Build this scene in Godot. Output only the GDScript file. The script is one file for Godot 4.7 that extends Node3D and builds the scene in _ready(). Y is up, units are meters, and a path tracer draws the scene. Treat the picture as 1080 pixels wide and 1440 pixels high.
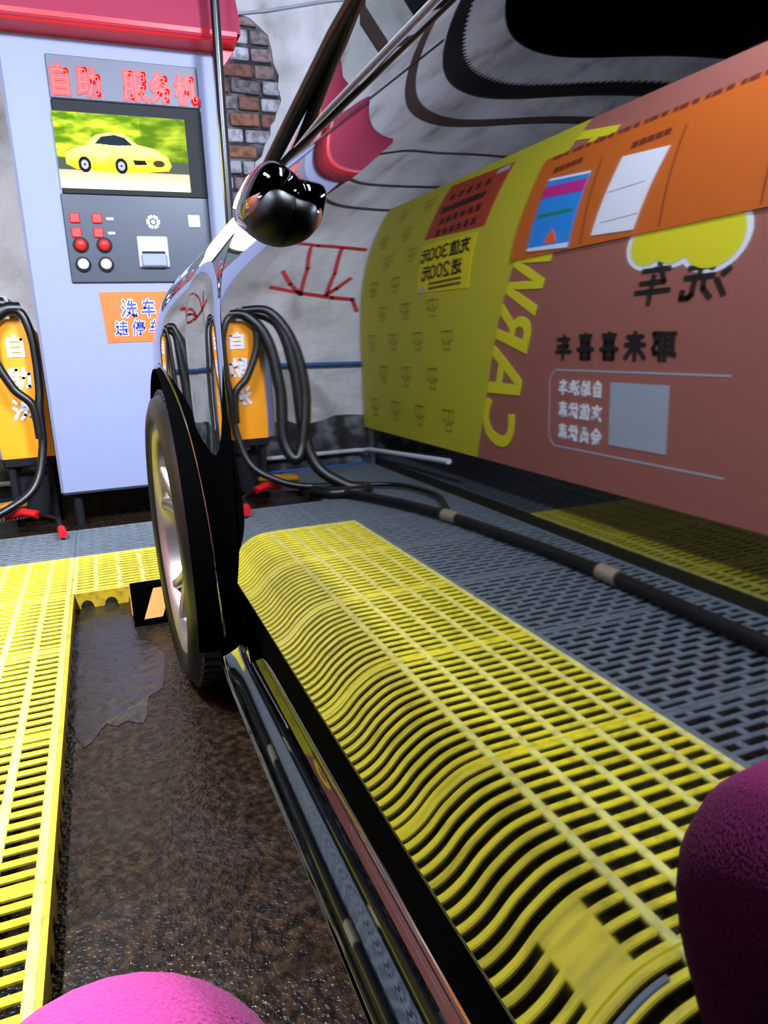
extends Node3D

# ---------------------------------------------------------------- mesh building
class MB:
	var v := PackedVector3Array()
	var n := PackedVector3Array()
	var c := PackedColorArray()
	var t := PackedVector2Array()
	var ix := PackedInt32Array()
	var col := Color(1, 1, 1)
	var tinted := false

	func tint(k: Color) -> void:
		col = k
		tinted = true

	func put(p: Vector3, nn: Vector3, uv := Vector2.ZERO) -> int:
		v.append(p); n.append(nn); c.append(col); t.append(uv)
		return v.size() - 1

	func tri_i(a: int, b: int, d: int) -> void:
		var g: Vector3 = (v[d] - v[a]).cross(v[b] - v[a])
		if g.dot(n[a] + n[b] + n[d]) < 0.0:
			ix.append(a); ix.append(d); ix.append(b)
		else:
			ix.append(a); ix.append(b); ix.append(d)

	func face(pts: Array, nn: Vector3, uvs: Array = []) -> void:
		var s := v.size()
		for i in pts.size():
			put(pts[i], nn, uvs[i] if i < uvs.size() else Vector2.ZERO)
		for i in range(1, pts.size() - 1):
			tri_i(s, s + i, s + i + 1)

	func box(ctr: Vector3, size: Vector3, ch := 0.0, b := Basis.IDENTITY) -> void:
		var h := size * 0.5
		ch = minf(ch, minf(h.x, minf(h.y, h.z)) * 0.9)
		for a in 3:
			var b1 := (a + 1) % 3
			var b2 := (a + 2) % 3
			for s in [-1.0, 1.0]:
				var nn := Vector3.ZERO
				nn[a] = s
				var pts := []
				for q in [Vector2(-1, -1), Vector2(1, -1), Vector2(1, 1), Vector2(-1, 1)]:
					var p := Vector3.ZERO
					p[a] = s * h[a]
					p[b1] = q.x * (h[b1] - ch)
					p[b2] = q.y * (h[b2] - ch)
					pts.append(ctr + b * p)
				face(pts, b * nn, [Vector2(0, 1), Vector2(1, 1), Vector2(1, 0), Vector2(0, 0)])
				if ch > 0.0:
					for s2 in [-1.0, 1.0]:
						var n2 := Vector3.ZERO
						n2[a] = s
						n2[b1] = s2
						var e := []
						for k in [[0, -1.0], [0, 1.0], [1, 1.0], [1, -1.0]]:
							var p := Vector3.ZERO
							p[a] = s * (h[a] - (ch if k[0] == 1 else 0.0))
							p[b1] = s2 * (h[b1] - (0.0 if k[0] == 1 else ch))
							p[b2] = k[1] * (h[b2] - ch)
							e.append(ctr + b * p)
						face(e, (b * n2).normalized())
		if ch > 0.0:
			for sx in [-1.0, 1.0]:
				for sy in [-1.0, 1.0]:
					for sz in [-1.0, 1.0]:
						var sg := Vector3(sx, sy, sz)
						var e := []
						for a in 3:
							var p := sg * (h - Vector3.ONE * ch)
							p[a] = sg[a] * h[a]
							e.append(ctr + b * p)
						face(e, (b * sg).normalized())

	func tube(pts: Array, r, sides := 10, caps := true) -> void:
		var s := v.size()
		var up := Vector3.UP
		var last := Vector3.ZERO
		for i in pts.size():
			var d: Vector3 = (pts[mini(i + 1, pts.size() - 1)] - pts[maxi(i - 1, 0)]).normalized()
			if i == 0:
				up = Vector3.RIGHT if absf(d.y) > 0.9 else Vector3.UP
			var x := up.cross(d).normalized()
			var y := d.cross(x).normalized()
			up = y
			var rr: float = r[i] if r is Array else r
			for k in sides:
				var a := TAU * k / sides
				var o := x * cos(a) + y * sin(a)
				put(pts[i] + o * rr, o)
			last = d
		for i in pts.size() - 1:
			for k in sides:
				var k2 := (k + 1) % sides
				var a := s + i * sides + k
				var b2 := s + i * sides + k2
				tri_i(a, b2, a + sides)
				tri_i(b2, b2 + sides, a + sides)
		if caps:
			for e in [0, pts.size() - 1]:
				var d: Vector3 = (pts[1] - pts[0]).normalized() * -1.0 if e == 0 else last
				var ring := []
				for k in sides:
					ring.append(v[s + e * sides + k])
				face(ring, d)

	# profile: Vector2(radius, height) turned about axis z of the basis b
	func lathe(pr: Array, o: Vector3, b: Basis, seg := 32, smooth := true, a0 := 0.0, a1 := TAU) -> void:
		var closed := absf(a1 - a0 - TAU) < 0.001
		for i in pr.size() - 1:
			var d: Vector2 = pr[i + 1] - pr[i]
			if d.length() < 1e-6:
				continue
			var n0 := Vector2(d.y, -d.x).normalized()
			var na := n0
			var nb := n0
			if smooth:
				if i > 0:
					var e: Vector2 = pr[i] - pr[i - 1]
					var m := Vector2(e.y, -e.x).normalized()
					if m.dot(n0) > 0.6: na = (m + n0).normalized()
				if i < pr.size() - 2:
					var e: Vector2 = pr[i + 2] - pr[i + 1]
					var m := Vector2(e.y, -e.x).normalized()
					if m.dot(n0) > 0.6: nb = (m + n0).normalized()
			var s := v.size()
			for k in seg + 1:
				var a := a0 + (a1 - a0) * k / seg
				var cs := Vector3(cos(a), sin(a), 0)
				put(o + b * (cs * pr[i].x + Vector3(0, 0, pr[i].y)), b * (cs * na.x + Vector3(0, 0, na.y)))
				put(o + b * (cs * pr[i + 1].x + Vector3(0, 0, pr[i + 1].y)), b * (cs * nb.x + Vector3(0, 0, nb.y)))
			for k in seg:
				tri_i(s + 2 * k, s + 2 * k + 1, s + 2 * k + 2)
				tri_i(s + 2 * k + 1, s + 2 * k + 3, s + 2 * k + 2)
		if closed:
			return

	# outline in the plane (x, y) of f, thickness along its z
	func prism(poly: PackedVector2Array, depth: float, f: Transform3D) -> void:
		var tr := Geometry2D.triangulate_polygon(poly)
		var area := 0.0
		for i in poly.size():
			var p := poly[i]
			var q := poly[(i + 1) % poly.size()]
			area += p.x * q.y - p.y * q.x
		for s in [0.0, 1.0]:
			var st := v.size()
			var nn := f.basis.z.normalized() * (1.0 if s > 0.5 else -1.0)
			for p in poly:
				put(f * Vector3(p.x, p.y, depth * s), nn, p)
			for i in range(0, tr.size(), 3):
				tri_i(st + tr[i], st + tr[i + 1], st + tr[i + 2])
		for i in poly.size():
			var p := poly[i]
			var q := poly[(i + 1) % poly.size()]
			var d := (q - p) * (1.0 if area > 0 else -1.0)
			face([f * Vector3(p.x, p.y, 0), f * Vector3(q.x, q.y, 0), f * Vector3(q.x, q.y, depth), f * Vector3(p.x, p.y, depth)], (f.basis * Vector3(d.y, -d.x, 0)).normalized())

	# rows of points (same length); normals from neighbours, turned towards hint
	func sheet(g: Array, hint: Vector3, skip = null) -> void:
		var s := v.size()
		var nu := g.size()
		var nv: int = g[0].size()
		var sg := 0.0
		var nn := []
		for i in nu:
			for j in nv:
				var a: Vector3 = g[mini(i + 1, nu - 1)][j] - g[maxi(i - 1, 0)][j]
				var b: Vector3 = g[i][mini(j + 1, nv - 1)] - g[i][maxi(j - 1, 0)]
				var m := a.cross(b).normalized()
				nn.append(m)
				sg += m.dot(hint)
		var k := 1.0 if sg >= 0.0 else -1.0
		for i in nu:
			for j in nv:
				put(g[i][j], nn[i * nv + j] * k, Vector2(float(i) / (nu - 1), float(j) / (nv - 1)))
		for i in nu - 1:
			for j in nv - 1:
				if skip != null and skip[i][j]:
					continue
				var a := s + i * nv + j
				tri_i(a, a + 1, a + nv)
				tri_i(a + 1, a + nv + 1, a + nv)

	# as sheet, with the normals given
	func sheet_n(g: Array, nn: Array) -> void:
		var s := v.size()
		var nv: int = g[0].size()
		for i in g.size():
			for j in nv:
				put(g[i][j], nn[i][j])
		for i in g.size() - 1:
			for j in nv - 1:
				var a := s + i * nv + j
				tri_i(a, a + 1, a + nv)
				tri_i(a + 1, a + nv + 1, a + nv)

	func ellipsoid(ctr: Vector3, r: Vector3, e := 1.0, nu := 28, nv := 18) -> void:
		var g := []
		for i in nu + 1:
			var row := []
			var a := TAU * i / nu
			for j in nv + 1:
				var b := -PI / 2 + PI * j / nv
				var f := func(x: float) -> float: return signf(x) * pow(absf(x), e)
				row.append(ctr + Vector3(r.x * f.call(cos(b)) * f.call(cos(a)), r.y * f.call(sin(b)), r.z * f.call(cos(b)) * f.call(sin(a))))
			g.append(row)
		var s := v.size()
		for i in nu + 1:
			for j in nv + 1:
				var p: Vector3 = g[i][j] - ctr
				var q := Vector3(signf(p.x) * pow(absf(p.x / r.x), 2.0 / e - 1.0) / r.x, signf(p.y) * pow(absf(p.y / r.y), 2.0 / e - 1.0) / r.y, signf(p.z) * pow(absf(p.z / r.z), 2.0 / e - 1.0) / r.z)
				put(g[i][j], q.normalized())
		for i in nu:
			for j in nv:
				var a := s + i * (nv + 1) + j
				tri_i(a, a + 1, a + nv + 1)
				tri_i(a + 1, a + nv + 2, a + nv + 1)

	func done() -> ArrayMesh:
		var a := []
		a.resize(Mesh.ARRAY_MAX)
		a[Mesh.ARRAY_VERTEX] = v
		a[Mesh.ARRAY_NORMAL] = n
		a[Mesh.ARRAY_TEX_UV] = t
		if tinted:
			a[Mesh.ARRAY_COLOR] = c
		a[Mesh.ARRAY_INDEX] = ix
		var m := ArrayMesh.new()
		m.add_surface_from_arrays(Mesh.PRIMITIVE_TRIANGLES, a)
		return m


var M := {}
var taken := {}
var G := {}
var rng := RandomNumberGenerator.new()

func numbered(called: String) -> String:
	var k: int = taken.get(called, 0)
	taken[called] = k + 1
	return called if k == 0 else "%s_%03d" % [called, k]

func thing(called: String, label: String, category: String, at := Vector3.ZERO, group := "") -> Node3D:
	var o := Node3D.new()
	o.name = numbered(called)
	add_child(o, true)
	o.position = at
	o.set_meta("label", label)
	o.set_meta("category", category)
	if group: o.set_meta("group", group)
	return o

func part(called: String, mesh: Mesh, m: Material, parent: Node3D, label := "") -> MeshInstance3D:
	var o := MeshInstance3D.new()
	o.name = called
	o.mesh = mesh
	o.material_override = m
	parent.add_child(o, true)
	if label: o.set_meta("label", label)
	return o

func whole(called: String, mesh: Mesh, m: Material, label: String, category: String, group := "") -> MeshInstance3D:
	var o := MeshInstance3D.new()
	o.name = numbered(called)
	o.mesh = mesh
	o.material_override = m
	add_child(o, true)
	o.set_meta("label", label)
	o.set_meta("category", category)
	if group: o.set_meta("group", group)
	return o

func struct(called: String, mesh: Mesh, m: Material, label: String, category: String) -> MeshInstance3D:
	var o := whole(called, mesh, m, label, category)
	o.set_meta("kind", "structure")
	return o

func mat(key: String, col: Color, rough := 0.6, metal := 0.0, spec := 0.5) -> StandardMaterial3D:
	var m := StandardMaterial3D.new()
	m.albedo_color = col
	m.roughness = rough
	m.metallic = metal
	m.metallic_specular = spec
	m.resource_name = key
	M[key] = m
	return m

func glow(key: String, col: Color, energy: float) -> StandardMaterial3D:
	var m := mat(key, Color(0.05, 0.05, 0.05), 0.5)
	m.emission_enabled = true
	m.emission = col
	m.emission_energy_multiplier = energy
	return m

func noise_tex(sd: int, freq: float, ramp: Array, oct := 5, size := 512, type := FastNoiseLite.TYPE_SIMPLEX_SMOOTH) -> NoiseTexture2D:
	var nz := FastNoiseLite.new()
	nz.seed = sd
	nz.noise_type = type
	nz.frequency = freq
	nz.fractal_octaves = oct
	var tx := NoiseTexture2D.new()
	tx.width = size
	tx.height = size
	tx.seamless = true
	tx.noise = nz
	if ramp.size():
		var g := Gradient.new()
		var off := PackedFloat32Array()
		var cs := PackedColorArray()
		for r in ramp:
			off.append(r[0])
			cs.append(r[1])
		g.offsets = off
		g.colors = cs
		tx.color_ramp = g
	return tx

func bump_tex(sd: int, freq: float, strength: float, size := 512) -> NoiseTexture2D:
	var tx := noise_tex(sd, freq, [], 4, size)
	tx.as_normal_map = true
	tx.bump_strength = strength
	return tx

func grain_tex() -> NoiseTexture2D:
	var tx := noise_tex(13, 0.055, [], 3, 1024, FastNoiseLite.TYPE_CELLULAR)
	var nz: FastNoiseLite = tx.noise
	nz.cellular_return_type = FastNoiseLite.RETURN_DISTANCE
	nz.cellular_jitter = 1.0
	tx.as_normal_map = true
	tx.bump_strength = 7.0
	return tx

func tri_map(m: StandardMaterial3D, scale: float) -> void:
	m.uv1_triplanar = true
	m.uv1_world_triplanar = true
	m.uv1_scale = Vector3.ONE * scale

# ---------------------------------------------------------------- lettering: strokes on a 10 x 10 field, y down
func write_glyphs() -> void:
	G["洗"] = "1,1 2,2; .5,4 1.5,5; .5,9 2.5,6; 5,1 4,3.5; 4.2,3 9,3; 6.5,1 6.5,5; 3.5,5 9.5,5; 5.5,5 5,7.5 3.3,9.3; 7.3,5 7.3,8.5 8,9.2 9.5,9.2 9.5,7.8"
	G["车"] = "2,2.2 8.5,2.2; 4.8,.7 2.6,5 8.5,5; 1,7 9.3,7; 5.5,3.6 5.5,9.6"
	G["违"] = "4,2 9,2; 3.7,4 9,4; 3.5,6 8.6,6 8.6,7.4 8,7.6; 6.2,.8 6.2,8; 1.2,1.2 2.2,2.2; .8,4 2.2,4 2.2,7.5; .6,9 2.2,7.6 4,8.8 9.5,9"
	G["停"] = "2.8,.8 .8,4.5; 1.9,3 1.9,9.5; 6,.6 6,1.6; 3.6,1.8 9.4,1.8; 4.6,2.8 8.4,2.8 8.4,4.2 4.6,4.2 4.6,2.8; 3.6,6.2 3.6,5.2 9.5,5.2 9.5,6.2; 4.6,6.8 8.6,6.8; 6.6,6.8 6.6,9.4 5.6,9"
	G["服"] = "1.2,1 1.2,6 .6,9.4; 1.2,1 3.8,1 3.8,9 3,9; 1.2,3.6 3.8,3.6; 1.2,6 3.8,6; 5.2,1 9,1 9,3.4 8,3.4; 5.2,1 5.2,9.4; 5.2,5 8.8,5 7.4,7.6 5.6,9.4; 6,5.6 7.2,7.6 9.4,9.4"
	G["务"] = "4.4,.6 1.4,3.8; 3.4,1.8 7.4,1.8 4.6,4 1.2,5.4; 3,2.4 5.6,4 9,5; 2,6 7.8,6 7.4,9 6,9.2; 4.8,5 4.4,7 1.2,9.4"
	G["机"] = "0.8,3 4.4,3; 2.6,.6 2.6,9.6; 2.4,3.4 .8,6.8; 2.8,4 4.2,5.6; 5.4,1.2 5.4,6 4.2,9.4; 5.4,1.2 8,1.2 8,8.6 8.4,9.2 9.6,9 9.6,7.6"
	G["助"] = "1.4,1.2 1.4,8; 1.4,1.2 4,1.2 4,7.4; 1.4,3.2 4,3.2; 1.4,5.2 4,5.2; .6,8.4 4.6,7.4; 5.2,3.2 9,3.2 8.6,8.8 7.4,9; 6.8,.8 6.6,5 4.8,9.4"
	G["自"] = "5,.5 4.2,1.8; 2.2,2 2.2,9.4; 2.2,2 7.8,2 7.8,9.4; 2.2,4.4 7.8,4.4; 2.2,6.8 7.8,6.8; 2.2,9 7.8,9"
	G["充"] = "5,.6 5,1.8; 1,2.2 9,2.2; 4.2,2.4 2.4,4.8 7.4,4.6; 6.2,3.4 8,5.2; 4,5.4 3.6,7.6 1.2,9.4; 6.2,5.4 6.2,8.6 7,9.2 9.2,9.2 9.2,7.8"
	G["值"] = "2.8,.6 .8,4.4; 1.8,3 1.8,9.6; 3.6,1.8 9.4,1.8; 6.4,.6 6.2,3.2; 4.6,3.2 4.6,9; 4.6,3.2 8.4,3.2 8.4,9; 4.6,5 8.4,5; 4.6,6.8 8.4,6.8; 3.4,9 9.6,9"
	G["送"] = "5,.8 5.8,2; 8,.8 7.2,2; 4.2,2.4 9,2.4; 3.8,4.4 9.4,4.4; 6.4,2.4 6.2,5 4,7.6; 6.6,5 9,7.4; 1.2,1.2 2.2,2.2; .8,4 2.2,4 2.2,7.5; .6,9 2.2,7.6 4,8.8 9.5,9"
	G["元"] = "2,1.6 8,1.6; .8,4 9.2,4; 3.8,4 3.4,7 1,9.4; 6,4 6,8.4 6.8,9.2 9,9.2 9.2,7.6"
	G["来"] = "1.6,2 8.4,2; 3,2.8 3.8,4.4; 7,2.8 6.2,4.4; .8,4.8 9.2,4.8; 5,.6 5,9.6; 4.8,5 .8,9; 5.2,5 9.2,9"
	G["喜"] = "2,1.2 8,1.2; 5,.4 5,2.6; 2.6,2.6 7.4,2.6; 3,3.4 7,3.4 7,4.8 3,4.8 3,3.4; 3.6,5 4,6; 6.4,5 6,6; 1,6.2 9,6.2; 2.8,7.2 7.2,7.2 7.2,9.2 2.8,9.2 2.8,7.2"
	G["耶"] = "0.6,1.4 5.4,1.4; 1.4,1.4 1.4,7.8; 4.4,1.4 4.4,9.6; 1.4,3.4 4.4,3.4; 1.4,5.4 4.4,5.4; .4,8 5.4,7; 6.4,1.2 6.4,9.6; 6.4,1.2 9,1.2 8,4 9.2,6 8.6,7.6 7.4,7.4"
	G["会"] = "5,.6 .6,4.6; 5,.6 9.4,4.6; 3,4.4 7,4.4; 1.4,6.2 8.6,6.2; 4.4,6.4 2.6,9 7.4,8.6; 6,7.2 8,9.6"
	G["员"] = "3,1 7,1 7,2.8 3,2.8 3,1; 2,4 2,7.8; 2,4 8,4 8,7.8; 5,5 5,7 1.2,9.6; 5.4,7.8 8.8,9.6"
	G["优"] = "2.8,.6 .8,4.4; 1.8,3 1.8,9.6; 3.6,3.4 9.4,3.4; 5.6,.8 5.4,5 3.4,9.4; 6.6,3.4 6.6,8.6 7.2,9.2 9.2,9.2 9.4,7.8; 7.4,1 8.4,2.2"
	G["惠"] = "1.6,1.4 8.4,1.4; 5,.4 5,5.4; 2.4,2.4 7.6,2.4 7.6,4.2 2.4,4.2 2.4,2.4; 2.4,3.3 7.6,3.3; 1.2,5.6 7.4,5.4; 2,7 1.2,9; 3.4,6.8 3.8,9 6.8,9.2 7,8; 5,6.6 5.6,7.6; 7.6,6.8 8.8,8.4"
	G["0"] = "5,1 7.4,2.6 7.4,7.4 5,9 2.6,7.4 2.6,2.6 5,1"
	G["2"] = "2.4,2.8 4,1 6.4,1.2 7.6,3 7,5 2.4,9 7.8,9"
	G["3"] = "2.4,1.6 5,1 7.4,2.2 7,4.4 4.6,5 7.2,5.6 7.8,7.6 5.4,9.2 2.4,8.4"
	G["mark"] = "1,2 4,2 4,6 1,6 1,2; 4.6,6 4.6,2 6.6,2; 7,2 9.4,2 9.4,6 7,6 7,2; 3,7 7,7 7,9.4 3,9.4 3,7"

# a stroke outline on the frame f (x right, y up, z out of the surface)
func stroke(mb: MB, pts: Array, w: float, thick: float, f: Transform3D) -> void:
	for i in pts.size() - 1:
		var a: Vector2 = pts[i]
		var b: Vector2 = pts[i + 1]
		var d := (b - a).normalized()
		var p := Vector2(-d.y, d.x) * w * 0.5
		var e := d * w * 0.45
		mb.prism(PackedVector2Array([a - e * 0.6 - p, a - e - p * 0.0, a - e * 0.6 + p, b + e * 0.6 + p, b + e, b + e * 0.6 - p]), thick, f)

# one part for each character
func letters(parent: Node3D, text: Array, size: float, gap: float, w: float, thick: float, f: Transform3D, m: Material, label := "", down := false, slant := 0.0) -> void:
	var at := Vector3.ZERO
	for ch in text:
		var b := MB.new()
		glyphs(b, [ch], size, gap, w, thick, f.translated_local(at), false, slant)
		part("character", b.done(), m, parent, label)
		at += Vector3(0, -gap, 0) if down else Vector3(gap * (0.72 if ch in ["0", "2", "3"] else 1.0), 0, 0)

func glyphs(mb: MB, text: Array, size: float, gap: float, w: float, thick: float, f: Transform3D, down := false, slant := 0.0) -> void:
	var at := Vector2.ZERO
	var lay := 0
	for ch in text:
		if G.has(ch):
			for line in G[ch].split(";"):
				var pts := []
				for xy in line.strip_edges().split(" "):
					var q: PackedStringArray = xy.split(",")
					var p := Vector2(q[0].to_float() * 0.1, 1.0 - q[1].to_float() * 0.1) * size
					p.x += p.y * slant
					pts.append(at + p)
				lay += 1
				stroke(mb, pts, w, thick + 0.00006 * lay, f)
		at += Vector2(0, -gap) if down else Vector2(gap * (0.72 if ch in ["0", "2", "3"] else 1.0), 0)

# ---------------------------------------------------------------- the side of the car: x as a function of height
var KY := [0.395, 0.41, 0.437, 0.473, 0.51, 0.55, 0.74, 0.775, 0.80, 0.83, 0.86, 0.90, 0.95, 1.0, 1.1]
var KT := [10.0, 9.5, 7.3, 3.6, 0.8, 0.0, 0.0, 1.5, 3.5, 8.0, 18.0, 29.0, 37.0, 42.0, 42.0]
var LT := PackedFloat32Array()
const LY0 := 0.395
const LDY := 0.0005

func tau_at(y: float) -> float:
	for i in KY.size() - 1:
		if y <= KY[i + 1]:
			var f := clampf((y - KY[i]) / (KY[i + 1] - KY[i]), 0, 1)
			var h: float = KY[i + 1] - KY[i]
			var m0: float = (KT[i + 1] - KT[maxi(i - 1, 0)]) / (KY[i + 1] - KY[maxi(i - 1, 0)]) * h
			var m1: float = (KT[mini(i + 2, KT.size() - 1)] - KT[i]) / (KY[mini(i + 2, KT.size() - 1)] - KY[i]) * h
			if KT[i] == KT[i + 1]:
				m0 = 0.0
				m1 = 0.0
			var f2 := f * f
			var f3 := f2 * f
			return deg_to_rad((2 * f3 - 3 * f2 + 1) * KT[i] + (f3 - 2 * f2 + f) * m0 + (3 * f2 - 2 * f3) * KT[i + 1] + (f3 - f2) * m1)
	return deg_to_rad(KT[-1])

func fill_side() -> void:
	var x := 0.0
	for i in 1430:
		LT.append(x)
		x += tan(tau_at(LY0 + (i + 0.5) * LDY)) * LDY
	var off := 0.17 - LT[int((0.6 - LY0) / LDY)]
	for i in LT.size():
		LT[i] += off

func side(y: float) -> float:
	var k := clampf((y - LY0) / LDY, 0, LT.size() - 1.001)
	var i := int(k)
	return lerpf(LT[i], LT[i + 1], k - i)

func spline(keys: Array, u: float) -> Vector2:
	var k := clampf(u, 0, 1) * (keys.size() - 1)
	var i := mini(int(k), keys.size() - 2)
	var f := k - i
	var p0: Vector2 = keys[maxi(i - 1, 0)]
	var p1: Vector2 = keys[i]
	var p2: Vector2 = keys[i + 1]
	var p3: Vector2 = keys[mini(i + 2, keys.size() - 1)]
	return 0.5 * (2.0 * p1 + (p2 - p0) * f + (2.0 * p0 - 5.0 * p1 + 4.0 * p2 - p3) * f * f + (3.0 * p1 - p0 - 3.0 * p2 + p3) * f * f * f)


func _ready() -> void:
	rng.seed = 20
	# ------------------------------------------------ camera, light, exposure
	var cam := Camera3D.new()
	cam.name = "camera"
	cam.transform = Transform3D(Basis(Vector3(0.927624, -0.038492, 0.371527), Vector3(0.121261, 0.971834, -0.202075), Vector3(-0.353285, 0.232500, 0.906164)), Vector3(0, 0.75, 0))
	cam.fov = 71.508
	cam.near = 0.02
	cam.far = 60.0
	add_child(cam)
	cam.current = true

	var we := WorldEnvironment.new()
	we.name = "environment"
	var env := Environment.new()
	env.background_mode = Environment.BG_COLOR
	env.background_color = Color(0.01, 0.01, 0.012)
	env.tonemap_mode = Environment.TONE_MAPPER_LINEAR
	env.tonemap_exposure = 1.0
	env.sdfgi_enabled = true
	env.ssao_enabled = true
	env.ssil_enabled = true
	we.environment = env
	add_child(we)

	glow("tube_glow", Color(0.86, 0.91, 1.0), 6.0)
	for L in [[Vector3(-0.72, 2.45, -0.85), 19.0, 1.3], [Vector3(0.95, 2.50, -0.75), 22.0, 1.3], [Vector3(-3.2, 2.5, 0.8), 4.0, 1.2]]:
		lamp(L[0], L[1], L[2])

	write_glyphs()
	fill_side()
	materials()
	setting()
	front_wall()
	car()
	kiosk()
	vacuum_machine()
	banner()
	mats()
	small_things()


func lamp(at: Vector3, energy: float, length: float) -> void:
	mat("lamp_white", Color(0.85, 0.86, 0.88), 0.4)
	var lab := "white ceiling tube lamp over the walkway beside the car"
	if at.x > 0: lab = "white ceiling tube lamp over the far side of the car"
	elif at.x < -1: lab = "white ceiling tube lamp over the bay behind the banner"
	var t := thing("tube_lamp", lab, "lamp", at)
	var h := MB.new()
	h.box(Vector3(0, 0.045, 0), Vector3(0.12, 0.05, length + 0.08), 0.008)
	part("housing", h.done(), M["lamp_white"], t)
	var g := MB.new()
	g.tube([Vector3(0, 0, -length / 2), Vector3(0, 0, length / 2)], 0.018, 12)
	part("tube", g.done(), M["tube_glow"], t)
	for e in [-1.0, 1.0]:
		var r := MB.new()
		r.tube([Vector3(0, 0.07, e * length / 3), Vector3(0, 3.78 + 0.1 * at.x - at.y, e * length / 3)], 0.008, 8)
		part("hanger", r.done(), M["lamp_white"], t)
	var d := AreaLight3D.new()
	d.name = "downlight"
	d.area_size = Vector2(0.10, length)
	d.light_energy = energy
	d.light_color = Color(0.86, 0.91, 1.0)
	d.shadow_enabled = true
	d.area_range = 30.0
	d.rotation_degrees = Vector3(-90, 0, 0)
	d.position = Vector3(0, -0.03, 0)
	t.add_child(d)
	for e in [-1.0, 1.0]:
		var a := OmniLight3D.new()
		a.name = "light"
		a.light_energy = energy * 0.17
		a.light_color = Color(0.86, 0.91, 1.0)
		a.light_size = 0.06
		a.omni_range = 30.0
		a.omni_attenuation = 2.0
		a.shadow_enabled = true
		a.position = Vector3(0, -0.08, e * length * 0.25)
		t.add_child(a, true)


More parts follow.
